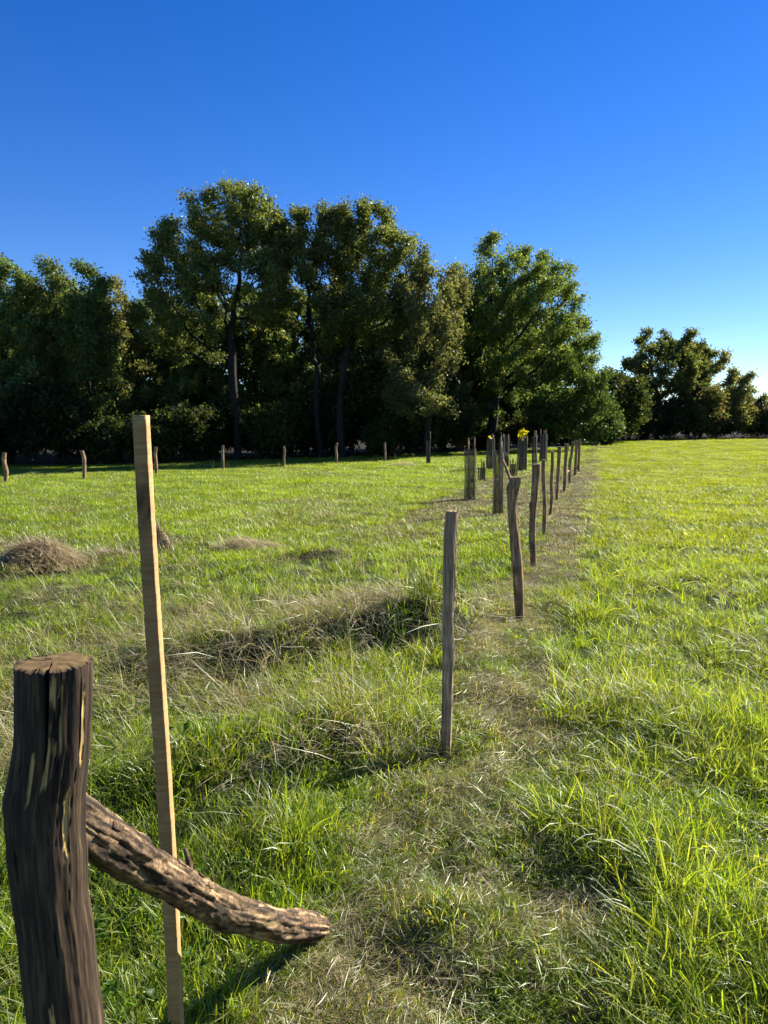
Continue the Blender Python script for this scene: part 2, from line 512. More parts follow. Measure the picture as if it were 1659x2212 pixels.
def scatter_tree():
    ng = bpy.data.node_groups.new('scatter_clumps', 'GeometryNodeTree')
    ng.interface.new_socket('Geometry', in_out='INPUT', socket_type='NodeSocketGeometry')
    ng.interface.new_socket('Geometry', in_out='OUTPUT', socket_type='NodeSocketGeometry')
    nn = ng.nodes
    gi = nn.new('NodeGroupInput'); go = nn.new('NodeGroupOutput')
    ci = nn.new('GeometryNodeCollectionInfo')
    ci.inputs['Collection'].default_value = lib
    ci.inputs['Separate Children'].default_value = True
    ci.inputs['Reset Children'].default_value = True
    iop = nn.new('GeometryNodeInstanceOnPoints')
    iop.inputs['Pick Instance'].default_value = True
    def na(name, t):
        x = nn.new('GeometryNodeInputNamedAttribute'); x.data_type = t; x.inputs['Name'].default_value = name
        return x.outputs['Attribute']
    L = ng.links.new
    L(gi.outputs[0], iop.inputs['Points'])
    L(ci.outputs[0], iop.inputs['Instance'])
    L(na('idx', 'INT'), iop.inputs['Instance Index'])
    L(na('rot', 'FLOAT_VECTOR'), iop.inputs['Rotation'])
    L(na('scl', 'FLOAT_VECTOR'), iop.inputs['Scale'])
    L(iop.outputs[0], go.inputs[0])
    return ng
NG = scatter_tree()

def scatter(name, P, idx, rot, scl, label, cat):
    me = bpy.data.meshes.new(name)
    me.vertices.add(len(P))
    me.vertices.foreach_set('co', np.asarray(P, np.float32).ravel())
    a = me.attributes.new('idx', 'INT', 'POINT'); a.data.foreach_set('value', np.asarray(idx, np.int32))
    a = me.attributes.new('rot', 'FLOAT_VECTOR', 'POINT'); a.data.foreach_set('vector', np.asarray(rot, np.float32).ravel())
    a = me.attributes.new('scl', 'FLOAT_VECTOR', 'POINT'); a.data.foreach_set('vector', np.asarray(scl, np.float32).ravel())
    o = link(name, me)
    md = o.modifiers.new('scatter', 'NODES'); md.node_group = NG
    return tag(o, label, cat, kind='stuff')


BACK = 1.0                                    # the sown fan starts a step behind the viewer
def fan(r1, r2, den, half):
    n_ = int(den * half * ((r2 + BACK) ** 2 - (r1 + BACK) ** 2))
    q = np.sqrt((r1 + BACK) ** 2 + ((r2 + BACK) ** 2 - (r1 + BACK) ** 2) * rng.random(n_)); th = (rng.random(n_) * 2 - 1) * half
    return q * np.sin(th), q * np.cos(th) - BACK

def zones(X, Y):
    S = strip_mask(X, Y)
    instrip = S > rng.random(len(X)) * .8 + .1
    right = row_u(X, Y) > .45
    return np.where(instrip, 2, np.where(right, 1, 0))

ZN = ((0, 'rough_meadow_grass', 'rough grass with bleached dry patches left of the row of posts'),
      (1, 'field_grass', 'bright green field grass right of the row of posts'),
      (2, 'mown_strip_grass', 'mown stubble and dry clippings along the row of posts'))

# --- near: every blade is in the mesh
XY = [fan(*q) for q in ((.5, 2.6, 330, R(38)), (2.6, 4.5, 250, R(36)), (4.5, 7, 130, R(36)), (7, 10.5, 62, R(36)))]
X = np.concatenate([q[0] for q in XY]); Y = np.concatenate([q[1] for q in XY])
_x, _y = fan(.5, 8, 230, R(30)); _k = strip_mask(_x, _y) > .4; X = np.concatenate([X, _x[_k]]); Y = np.concatenate([Y, _y[_k]])
n_ = len(X)
zone = zones(X, Y); right = zone == 1
D = np.hypot(X, Y); Dry = dry_mask(X, Y)
rnd = rng.random(n_); rn2 = rng.random(n_); rn3 = rng.random(n_)
pick = lambda L_: np.array(L_)[rng.integers(0, len(L_), n_)]
tall = fbm(X * 1.1, Y * 1.1, 44)
patchy = fbm(X * 2.6, Y * 2.6, 77)
idx = pick(I_mead)
idx = np.where(right & (rnd < .25 + .8 * smooth(.4, .65, tall)), pick(I_lush), idx)
idx = np.where((zone == 0) & (rnd < .55 * smooth(.5, .7, tall)), pick(I_lush), idx)
drypick = np.where(rn3 < .25, pick(I_straw), np.where(rn3 < .6, pick(I_flat), np.where(rn3 < .85, pick(I_clip), pick(I_clipg))))
idx = np.where((zone == 0) & (rn2 < .03 + Dry * .45), drypick, idx)
idx = np.where(right & (rn2 < .03 + .10 * smooth(.58, .7, patchy)), drypick, idx)
idx = np.where((zone == 0) & (rnd > .982) & (D < 5), pick(I_weed), idx)
sidx = np.where(patchy + (rnd - .5) * .45 + .05 * (1 - smooth(2.2, 3.2, Y)) > .60, pick(I_mead), np.where(rn2 < .36, pick(I_mown), np.where(rn2 < .74, pick(I_clip), pick(I_clipg))))
idx = np.where(zone == 2, sidx, idx)
scale = (.92 + .035 * D) * (.75 + .5 * rng.random(n_))
tuft = fbm(X * 5.5, Y * 5.5, 63, 2)
hs = np.where(zone == 2, np.where(np.isin(idx, I_mead), .55, 1.0) * (.6 + .9 * tuft), (.62 + .75 * tall) * (.45 + 1.1 * tuft))
hs = hs / (.9 + .03 * D)
crest = np.maximum(bank(X, Y, RIDGE, 1, .30, .14, .3), .8 * bank(X, Y, SHADE_BANK, 1, .2, .12, .3))
hs = hs * (1 + .9 * crest)
idx = np.where((zone == 0) & (rnd < .40 * crest), pick(I_lush), idx)
idx = np.where((zone == 0) & (rn2 > 1 - .40 * crest) & (Y > 4.4), np.where(rn3 < .5, pick(I_straw), pick(I_flat)), idx)
rot = np.stack([rng.normal(0, .1, n_), rng.normal(0, .1, n_), rng.random(n_) * 6.283], -1)
rot[:, 2] = np.where(np.isin(idx, I_flat), rng.normal(0, .9, n_), rot[:, 2])
Z = ground(X, Y)
tone = .80 + .45 * fbm(X * .8, Y * .8, 91)
for zid, nm, lb in ZN:
    vs, fs, cs, ms, off = [], [], [], [], 0
    for pi, (v, f, c, m) in enumerate(protos):
        k = np.where((zone == zid) & (idx == pi))[0]
        if not len(k): continue
        w = v[None] * np.stack([scale[k], scale[k], scale[k] * hs[k]], -1)[:, None]
        w = w + np.stack([w[..., 2] * rot[k, 0][:, None], w[..., 2] * rot[k, 1][:, None], np.zeros(w.shape[:2])], -1)
        cc, ss = np.cos(rot[k, 2])[:, None], np.sin(rot[k, 2])[:, None]
        w = np.stack([w[..., 0] * cc - w[..., 1] * ss, w[..., 0] * ss + w[..., 1] * cc, w[..., 2]], -1)
        # let every blade root on the ground under it
        w = w + np.stack([X[k], Y[k], np.zeros(len(k))], -1)[:, None]
        w[..., 2] += .5 * Z[k][:, None] + .5 * ground(w[..., 0], w[..., 1])
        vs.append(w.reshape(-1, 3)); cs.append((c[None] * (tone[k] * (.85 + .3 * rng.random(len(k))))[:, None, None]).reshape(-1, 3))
        ff = (f[None] + (np.arange(len(k)) * len(v))[:, None, None]).reshape(-1, f.shape[1]) + off
        fs.append(ff); ms.append(np.full(len(ff), 0 if m is M_grass else 1)); off += len(k) * len(v)
    # quads first, then triangles (weeds)
    order = sorted(range(len(fs)), key=lambda i: -fs[i].shape[1])
    me = np_mesh(nm, np.concatenate(vs), [fs[i] for i in order], M_grass, np.concatenate(cs))
    me.materials.append(M_straw)
    me.polygons.foreach_set('material_index', np.concatenate([ms[i] for i in order]).astype(np.int32))
    tag(link(nm, me), lb + ', near the camera', 'grass', kind='stuff')
    print(nm, len(me.polygons))

# --- farther off: patches of blades
XY = [fan(*q) for q in ((10, 17, 24, R(34)), (17, 30, 12, R(34)))]
Xs = np.concatenate([q[0] for q in XY]); Ys = np.concatenate([q[1] for q in XY])
edge = lambda x, y: (row_u(x, y) > -4.2) & (row_u(x, y) < 1.9)
k = edge(Xs, Ys); Xs, Ys = Xs[k], Ys[k]
XY = [fan(*q) for q in ((10, 17, 6.5, R(34)), (17, 30, 4.5, R(34)), (30, 55, 2.6, R(34)), (55, 100, 1.5, R(34)))]
Xb = np.concatenate([q[0] for q in XY]); Yb = np.concatenate([q[1] for q in XY])
k = ~(edge(Xb, Yb) & (Yb < 30)); Xb, Yb = Xb[k], Yb[k]
X = np.concatenate([Xs, Xb]); Y = np.concatenate([Ys, Yb]); small = np.arange(len(X)) < len(Xs)
wood_y = np.interp(X, [-400, -30, -15, 0, 10, 16, 20, 60, 400], [38, 45, 49, 53, 57, 63, 82, 80, 80])
k = Y < wood_y
X, Y, small = X[k], Y[k], small[k]
n_ = len(X); zone = zones(X, Y); D = np.hypot(X, Y)
pick = lambda FS: np.where(small, np.array(FS[0])[rng.integers(0, 3, n_)], np.array(FS[1])[rng.integers(0, 4, n_)])
idx = np.where(zone == 0, np.where(rng.random(n_) < .04 + .4 * dry_mask(X, Y) * (D < 20), pick(F_dry), pick(F_mead)), np.where(zone == 1, pick(F_field), pick(F_strip)))
scale = np.where(small, 1.0 + .01 * (D - 10), 1.0 + .012 * (D - 10)) * (.85 + .3 * rng.random(n_))
tall = fbm(X * .8, Y * .8, 44)
hs = (.6 + .6 * tall) / np.sqrt(scale) * np.where(zone == 1, .85, 1)
rot = np.stack([rng.normal(0, .03, n_), rng.normal(0, .03, n_), rng.random(n_) * 6.283], -1)
P = np.stack([X, Y, ground(X, Y)], -1)
SC = np.stack([scale, scale, scale * hs], -1)
for zid, nm, lb in ZN:
    k = zone == zid
    scatter(nm, P[k], idx[k], rot[k], SC[k], lb + ', farther off', 'grass')
print('patches', n_)

# ------------------------------------------------------------------ posts
def post_mesh(name, h, prof, mat, nseg=28, nz=46, seed=0, groove=.06, bury=.12, lump=.05, split=None, marks=None, flat=None, topnoise=.004, topcol=(.55, 0, 0), bump_top=.004, dark=1.0, fib=7.0):
    """prof: list of (t, dx, dy, rx, ry) along the height"""
    r_ = np.random.default_rng(seed)
    prof = np.array(prof, float)
    tz = np.linspace(0, 1, nz)
    th = np.linspace(0, 2 * np.pi, nseg, endpoint=False)
    z = -bury + tz * (h + bury)
    tt = np.clip(z / h, 0, 1)
    dx, dy, rx, ry = (np.interp(tt, prof[:, 0], prof[:, k]) for k in (1, 2, 3, 4))
    T, Z = np.meshgrid(th, z)
    ph = r_.random(6) * 6.28
    rad = 1 + groove * (np.sin(5 * T + ph[0] + 1.5 * np.sin(Z * 3)) * .5 + np.sin(9 * T + ph[1] + Z * 2) * .35 + np.sin(15 * T + ph[2] - Z) * .3)
    rad = rad + lump * 1.6 * (fbm3(np.stack([np.cos(T) * 1.3, np.sin(T) * 1.3, Z * 6], -1), seed + 3) - .5) + groove * .9 * (fbm3(np.stack([np.cos(T) * 7, np.sin(T) * 7, Z * 5], -1), seed + 4, 2) - .5)
    Tw = T + .05 * np.sin(Z * 7 + seed) + .10 * (fbm3(np.stack([np.cos(T) * 2, np.sin(T) * 2, Z * 9], -1), seed + 14, 2) - .5)
    fibre = fbm3(np.stack([np.cos(Tw) * fib, np.sin(Tw) * fib, Z * 11], -1), seed + 9, 3)
    rad = rad + .032 * (fibre - .5) + .02 * (fbm3(np.stack([np.cos(T) * 9, np.sin(T) * 9, Z * 60], -1), seed + 11, 2) - .5)
    if flat is not None:                         # one flat cleft face
        for fa, fd in flat:
            cs = np.cos(T - fa)
            rad = np.where(cs * rad > fd, fd / np.maximum(cs, .05), rad)
    tint = np.zeros((nz, nseg, 3)); deep = np.zeros(nseg)
    tint[..., 1] = (1 - smooth(.30, .44, fibre)) * .55
    tint[..., 0] = smooth(.60, .72, fibre) * .10
    if split is not None:
        for a0_, z0, wd, dep in split:
            d = np.abs((T - a0_ + .12 * np.sin(Z * 9) + np.pi) % (2 * np.pi) - np.pi)
            v = np.clip((Z - z0) / (h - z0), 0, 1)
            kk = np.clip(1 - d / (wd * (.35 + v)), 0, 1) * v ** .6
            rad = rad * (1 - dep * kk)
            if dep > .2: deep = np.maximum(deep, np.clip(kk[-1] * 1.6, 0, 1))
            tint[..., 1] = np.maximum(tint[..., 1], np.clip(kk * 1.6, 0, 1) * dark)
    if marks is not None:
        for a0_, z0, z1, wd, ch in marks:
            d = np.abs((T - a0_ + np.pi) % (2 * np.pi) - np.pi)
            e = (fbm(T * 22, Z * 30, seed + 8) - .5) * 1.5
            kk = np.clip((wd - d + e * wd * .9) / (wd * .2), 0, 1) * np.clip((Z - z0 + e * .06) / .006, 0, 1) * np.clip((z1 - Z + e * .06) / .006, 0, 1)
            tint[..., ch] = np.maximum(tint[..., ch], kk)
            if ch == 0:
                rad = rad * (1 - .035 * kk)
            else:
                rad = rad * (1 - .06 * kk)
    Xv = dx[:, None] + rx[:, None] * rad * np.cos(T)
    Yv = dy[:, None] + ry[:, None] * rad * np.sin(T)
    V = np.stack([Xv, Yv, Z], -1)
    V[-1, :, 2] += r_.normal(0, topnoise, nseg)
    V = V.reshape(-1, 3)
    i, j = np.meshgrid(np.arange(nz - 1), np.arange(nseg), indexing='ij')
    a = i * nseg + j; b = i * nseg + (j + 1) % nseg
    F = np.stack([a, b, b + nseg, a + nseg], -1).reshape(-1, 4)
    top = (nz - 1) * nseg + np.arange(nseg)
    # end grain: inner rings, a little domed and chipped
    c0 = V[top].mean(0)
    F2 = []; prev = top; tcs = [tint.reshape(-1, 3)]
    edge_t = tint[-1].copy()
    for q_ in (.86, .66, .42, .2):
        el = np.stack([rx[-1] * np.cos(th), ry[-1] * np.sin(th), np.zeros(nseg)], -1)
        ring2 = c0 + ((V[top] - c0) * max(0, q_ - .4) + el * (min(1, 1.4 - q_)) ) * q_
        ang = np.arctan2(V[top][:, 1] - c0[1], V[top][:, 0] - c0[0])
        ring2[:, 2] = c0[2] + bump_top * (fbm3(np.stack([ring2[:, 0] * 45 + ring2[:, 1] * 20, ring2[:, 1] * 90, ring2[:, 0] * 0], -1), seed + 2, 2) - .3)
        kk = deep * (q_ > .3)
        ring2[:, 2] -= .012 * kk
        n0 = len(V)
        V = np.vstack([V, ring2]); cur = n0 + np.arange(nseg)
        F2.append(np.stack([prev, np.roll(prev, -1), np.roll(cur, -1), cur], -1)); prev = cur
        tt_ = np.tile(np.array([topcol], float), (nseg, 1)); tt_[:, 1] = np.clip(tt_[:, 1] * (.4 + 1.2 * fbm(ring2[:, 0] * 40, ring2[:, 1] * 40, seed + 6, 2)) + kk, 0, 1)
        tcs.append(tt_)
    F2 = np.concatenate(F2)
    V = np.vstack([V, [c0 + (0, 0, bump_top * .3)]])
    F3 = np.stack([prev, np.roll(prev, -1), np.full(nseg, len(V) - 1)], -1)
    tc = np.vstack(tcs + [np.array([topcol], float)])
    me = np_mesh(name, V, [F, F2, F3], mat, tc, smooth=True)
    try:
        me.set_sharp_from_angle(angle=R(50))
    except Exception:
        pass
    return me

def tube(pts, radii, nseg=10, seed=0, rough=.06, cap=True):
    """continuous tube along pts -> verts, quads, tris"""
    r_ = np.random.default_rng(seed)
    pts = np.asarray(pts, float); k = len(pts)
    tan = np.gradient(pts, axis=0); tan /= np.linalg.norm(tan, axis=1)[:, None]
    up = np.array([0, 0, 1.]) if abs(tan[0, 2]) < .9 else np.array([1., 0, 0])
    th = np.linspace(0, 2 * np.pi, nseg, endpoint=False)
    V = []
    for i in range(k):
        a = np.cross(tan[i], up); a /= np.linalg.norm(a); b = np.cross(a, tan[i])
        rr = radii[i] * (1 + rough * r_.normal(0, 1, nseg))
        V.append(pts[i] + np.outer(rr * np.cos(th), a) + np.outer(rr * np.sin(th), b))
    V = np.concatenate(V)
    i, j = np.meshgrid(np.arange(k - 1), np.arange(nseg), indexing='ij')
    a = i * nseg + j; b = i * nseg + (j + 1) % nseg
    F = np.stack([a, a + nseg, b + nseg, b], -1).reshape(-1, 4)
    T = np.zeros((0, 3), int)
    if cap:
        n0 = len(V)
        V = np.vstack([V, pts[:1], pts[-1:]])
        s0 = np.arange(nseg); s1 = (k - 1) * nseg + np.arange(nseg)
        T = np.vstack([np.stack([s0, np.roll(s0, -1), np.full(nseg, n0)], -1), np.stack([np.roll(s1, -1), s1, np.full(nseg, n0 + 1)], -1)])
    return V, F, T

# --- the thick corner post in the foreground
A0 = at(118, 1450, 1.10)                     # middle of its top
p0 = empty('fence_post', (A0.x, 1.10, gz(A0.x, 1.1)))
h0 = A0.z - gz(A0.x, 1.1) + .012
zk = lambda py: (at(118, py, 1.1).z - gz(A0.x, 1.1)) / h0
prof0 = []
for py, cx_, hw in ((2400, 168, 78), (2205, 143, 78), (2112, 129.5, 78.5), (2020, 120.5, 78.5), (1927, 106.5, 78.5), (1834, 99.5, 83.5), (1808, 97.5, 81.5), (1719, 95.5, 84.5), (1683, 101.5, 81.5), (1594, 113.5, 78.5), (1450, 116, 80)):
    q = at(cx_, py, 1.1); q2 = at(cx_ + hw, py, 1.1)
    prof0.append((min(1, zk(py)), q.x - p0.location.x, 0, (q2.x - q.x) * .985, .050))
FR = -math.pi / 2
me = post_mesh('post', h0, prof0, M_post, nseg=180, nz=260, seed=4, groove=.03, lump=.05,
               split=[(FR + .10, h0 - .17, .055, .40), (FR + .64, h0 - .34, .016, .06), (FR + .46, h0 - .62, .016, .06), (FR - .55, h0 - .45, .012, .05), (FR + 1.0, h0 - .7, .016, .05)],
               marks=[(FR + .27, h0 - .165, h0 - .07, .065, 0), (FR + .42, h0 - .125, h0 - .10, .06, 0), (FR + .58, h0 - .125, h0 - .015, .035, 0), (FR - .10, h0 - .185, h0 - .12, .05, 0),
                      (FR + .10, h0 - .72, h0 - .52, .06, 0), (FR + .9, h0 - .27, h0 - .18, .06, 0), (FR + 1.25, h0 - .15, h0 - .04, .06, 0), (FR - .2, h0 - .66, h0 - .58, .04, 0), (FR + .34, h0 - .05, h0 - .01, .10, 0),
                      (FR + .55, h0 - .055, h0 - .040, .05, 1), (FR - .42, h0 - .300, h0 - .270, .09, 1), (FR + .45, h0 - .42, h0 - .405, .05, 1), (FR + .47, h0 - .10, h0 - .065, .07, 1)], topnoise=.0012, topcol=(.26, .22, 0), bump_top=.012, fib=13.0)
link('trunk', me, p0)
tag(p0, 'thick dark weathered post with cracked top, nearest the camera at lower left', 'fence post', 'posts of the near row')

# --- tall sawn stake
st_b = Vector((-.526, 1.8, gz(-.526, 1.8)))
stake = empty('wooden_stake', st_b)
top = at(309, 897, 1.8)
hs_ = top.z - st_b.z
def stake_mesh():
    nz = 90; V = []; tint = []
    r_ = np.random.default_rng(3)
    w = .0158; d = .0155
    per = [(-w, -d), (-w * .33, -d), (w * .33, -d), (w * .94, -d), (w, -d * .9), (w, -d * .3), (w, d * .3), (w, d), (0, d), (-w, d)]
    for i in range(nz):
        t = i / (nz - 1); z = -.15 + t * (hs_ + .15)
        tt = max(0, z / hs_)
        ox = (top.x - st_b.x) * tt + .004 * math.sin(tt * 5) ; oy = .003 * math.sin(tt * 4 + 1)
        for k, (a, b) in enumerate(per):
            V.append((ox + a + r_.normal(0, .00035), oy + b + r_.normal(0, .00035), z))
            dark = math.exp(-((tt - .875) / .035) ** 2) * 1.0 + math.exp(-((tt - .78) / .02) ** 2) * .35 + math.exp(-((tt - .60) / .03) ** 2) * .25 + .06
            dark *= (1.0 if k < 4 else .12)
            tint.append((.25 if 4 <= k < 8 else 0, dark * (.55 + .6 * r_.random()) * .75, 0))  # right face tinted paler: sunlight put into its colour
    m = len(per)
    i, j = np.meshgrid(np.arange(nz - 1), np.arange(m), indexing='ij')
    a = i * m + j; b = i * m + (j + 1) % m
    F = np.stack([a, b, b + m, a + m], -1).reshape(-1, 4)
    topf = np.array([[(nz - 1) * m + k for k in range(m)]])
    return np_mesh('stake', V, [F, topf], M_stake, np.array(tint))
link('shaft', stake_mesh(), stake)
fib = []
for k in range(70):
    tt = rng.choice([.90, .87, .83, .80, .72, .93, .65]) + rng.normal(0, .03)
    x0 = (top.x) * tt + st_b.x * (1 - tt) - st_b.x - .0155
    L_ = .004 + .02 * rng.random() ** 3; ang = rng.normal(-1.0, .4)
    p = np.array([[x0, -.012 + .02 * rng.random(), tt * hs_], [x0 - L_ * .5 * math.cos(ang), -.01, tt * hs_ + L_ * .6 * math.sin(ang)], [x0 - L_ * .7 * math.cos(ang * 1.2), -.012, tt * hs_ + L_ * 1.4 * math.sin(ang)]])
    V, F, T = tube(p, [.0005, .0004, .0002], 3, k, 0, False)
    fib.append((V, F, np.tile([.1, .08, .05], (len(V), 1))))
v, f, c = join(fib)
link('bark_fibre', np_mesh('bark_fibre', v, f, M_straw, c), stake)['kind'] = 'stuff'
tag(stake, 'tall slim square sawn wooden stake standing behind the thick cracked post', 'stake')

# --- the rotten branch leaning as a brace on the thick post
bp = [(140, 1756, 1.15), (183, 1784, 1.19), (240, 1822, 1.26), (300, 1862, 1.34), (392, 1914, 1.50), (440, 1942, 1.61), (486, 1969, 1.72), (590, 1995, 1.98), (686, 2003, 2.2), (702, 2002, 2.235)]
_D = 2.2
for _ in range(40):
    _q = at(694, 2012, _D); _D += (_q.z - (gz(_q.x, _q.y) + .035)) * 1.2
bp = [(a, b_, 1.17 + (d - 1.17) * (_D - 1.17) / (2.22 - 1.17)) for a, b_, d in bp]
pts = np.array([at(*q) for q in bp])
tt = np.linspace(0, len(pts) - 1, 200)
from numpy import interp
pp = np.stack([interp(tt, np.arange(len(pts)), pts[:, k]) for k in range(3)], -1)
for _ in range(6):
    pp[1:-1] = (pp[:-2] + 2 * pp[1:-1] + pp[2:]) / 4
rr_px = interp(tt, np.arange(len(pts)), [41, 41, 40, 38, 35, 33, 32, 30, 20, 12])
rr_ = rr_px * np.linalg.norm(pp - np.array([0, 0, EYE]), axis=1) / 1661 * .97
def log_mesh():
    nseg = 90
    V, F, T = tube(pp, rr_, nseg, 5, 0.0)
    k = len(pp)
    body = V[:k * nseg].reshape(k, nseg, 3)
    cen = pp[:, None, :]
    dirv = body - cen
    th = np.linspace(0, 2 * np.pi, nseg, endpoint=False)[None]
    sx = np.linspace(0, 1, k)[:, None]
    arc = np.concatenate([[0], np.cumsum(np.linalg.norm(np.diff(pp, axis=0), axis=1))])[:, None]
    q3 = lambda f, g: np.stack([np.cos(th) * f + 0 * sx, np.sin(th) * f + 0 * sx, arc * g + 0 * th], -1)
    n1 = fbm3(q3(1.1, 5), 8, 2)
    n2 = fbm3(q3(4.5, 22), 18, 3)
    plate = fbm3(q3(2.6, 7), 40, 3)
    ridge = fbm3(q3(4.0, 3.5), 71, 2)
    bark = smooth(.49, .53, plate)                       # bark plates standing proud of the rotten wood
    crack = np.exp(-(((th + .8 * np.sin(sx * 6) - 2.2 + np.pi) % (2 * np.pi) - np.pi) / .06) ** 2) * smooth(.62, .2, sx) + np.exp(-(((th - 3.9 + .3 * np.sin(sx * 9) + np.pi) % (2 * np.pi) - np.pi) / .05) ** 2) * smooth(.4, .7, sx)
    rad = 1 + .42 * (n1 - .5) + .22 * (n2 - .5) + .10 * bark + .28 * (ridge - .5) - .22 * np.clip(crack, 0, 1)
    body = cen + dirv * rad[..., None]
    V[:k * nseg] = body.reshape(-1, 3)
    tint = np.zeros((len(V), 3))
    pale = smooth(.52, .60, fbm3(q3(3.0, 11), 60, 3)) * (1 - .7 * bark)
    dk = np.clip(crack, 0, 1) + (1 - smooth(.30, .46, n2)) * .75 + bark * .42 + (1 - smooth(.33, .47, ridge)) * .5 + .05
    tint[:k * nseg, 0] = pale.ravel() * .7; tint[:k * nseg, 1] = np.clip(dk, 0, .95).ravel()
    return np_mesh('log', V, [F, T], M_log, tint, smooth=True)
br = empty('brace_branch', Vector(pp[-1]) * 1.0)
br.location.z = gz(pp[-1][0], pp[-1][1])
def child_world(o, parent):
    o.parent = parent
    o.matrix_parent_inverse = Matrix.Translation(-parent.location)
    return o
child_world(link('log', log_mesh()), br)
# stub twig and peeling bark flakes
q = Vector(pp[96]); 
tw, F, T = tube([q + Vector((0, 0, .02)), q + Vector((-.002, .012, .055)), q + Vector((-.012, .02, .085))], [.009, .007, .004], 8, 2, .1)
child_world(link('twig_stub', np_mesh('twig_stub', tw, [F, T], M_log, np.tile([0, .35, 0], (len(tw), 1)))), br)
fl = []
for k in range(40):
    i = rng.integers(20, 194); a = rng.random() * 6.28
    tn = pp[min(i + 1, 199)] - pp[i - 1]; tn /= np.linalg.norm(tn)
    s1 = np.cross(tn, [0, 0, 1]); s1 /= np.linalg.norm(s1); s2 = np.cross(s1, tn)
    nrm = np.cos(a) * s1 + np.sin(a) * s2; sd_ = np.cross(nrm, tn)
    c0 = pp[i] + nrm * rr_[i] * 1.02
    l, w = .008 + .02 * rng.random(), .003 + .005 * rng.random()
    lift = rng.random() * .004
    v = np.array([c0 - tn * l - sd_ * w, c0 + tn * l - sd_ * w * .7, c0 + tn * l * .8 + sd_ * w + nrm * lift, c0 - tn * l * .9 + sd_ * w * .8 + nrm * lift])
    v = np.vstack([v, v - nrm * .003])
    f = np.array([[0, 1, 2, 3], [7, 6, 5, 4], [0, 4, 5, 1], [1, 5, 6, 2], [2, 6, 7, 3], [3, 7, 4, 0]])
    fl.append((v, f, np.tile([.3 * (rng.random() < .4), .2 + .4 * rng.random(), 0], (8, 1))))
v, f, c = join(fl)
child_world(link('bark_flakes', np_mesh('bark_flakes', v, f, M_log, c)), br)['kind'] = 'stuff'
tag(br, 'rotten curved branch with flaking bark leaning on the thick cracked post', 'branch')

# --- row of posts running away to the wood
def prof_px(rows, b, h, D_):
    """(photo y, left edge, right edge) of a post -> profile in metres"""
    out = []
    for py, l, r in rows:
        q = at((l + r) / 2, py, D_); q2 = at(r, py, D_)
        out.append((min(1, max(0, (q.z - b.z) / h)), q.x - b.x, 0, q2.x - q.x, (q2.x - q.x) * .95))
    return sorted(out)
cx2 = lambda rows: [(877.8 + y * .248, 932.6 + l * .248, 932.6 + r * .248) for y, l, r in rows]
def w_px(D, px): return px * m_per_px(D)
ROW = [  # px base, py base, px top, py top, width px, label bits, shape
    (963, 1630, 976, 1105, 31, 'grey split post with straight flat sides, second in the near row', 'A'),
    (1123, 1343, 1109, 1031, 24, 'forked brown post with bulging shoulder and a stick behind its top', 'B'),
    (1152, 1222, 1158, 1003, 17.5, 'round-topped brown post with a short side stub halfway up', 'C'),
    (1174.5, 1156, 1175, 993, 8.4, 'thin dark post, fifth of the near row counted from camera', 'D'),
    (1189.5, 1112.5, 1194, 976, 7, 'slim dark post, sixth of the near row counted from camera', 'E'),
    (1203, 1081.5, 1209, 965, 7.8, 'straight dark post, seventh of the near row counted from camera', 'F'),
    (1218.5, 1062, 1224, 958.5, 7.2, 'dark post with pale top, eighth of the near row counted from camera', 'E'),
    (1230, 1043, 1237.5, 954, 6.4, 'crooked dark post, ninth of the near row counted from camera', 'C2'),
    (1242, 1028, 1245.5, 951.5, 5.8, 'dark post, last but one of the near row counted from camera', 'D'),
    (1250, 1019.5, 1252.5, 948, 5.6, 'farthest dark post of the near row with a strut', 'F'),
]
row_pos = []
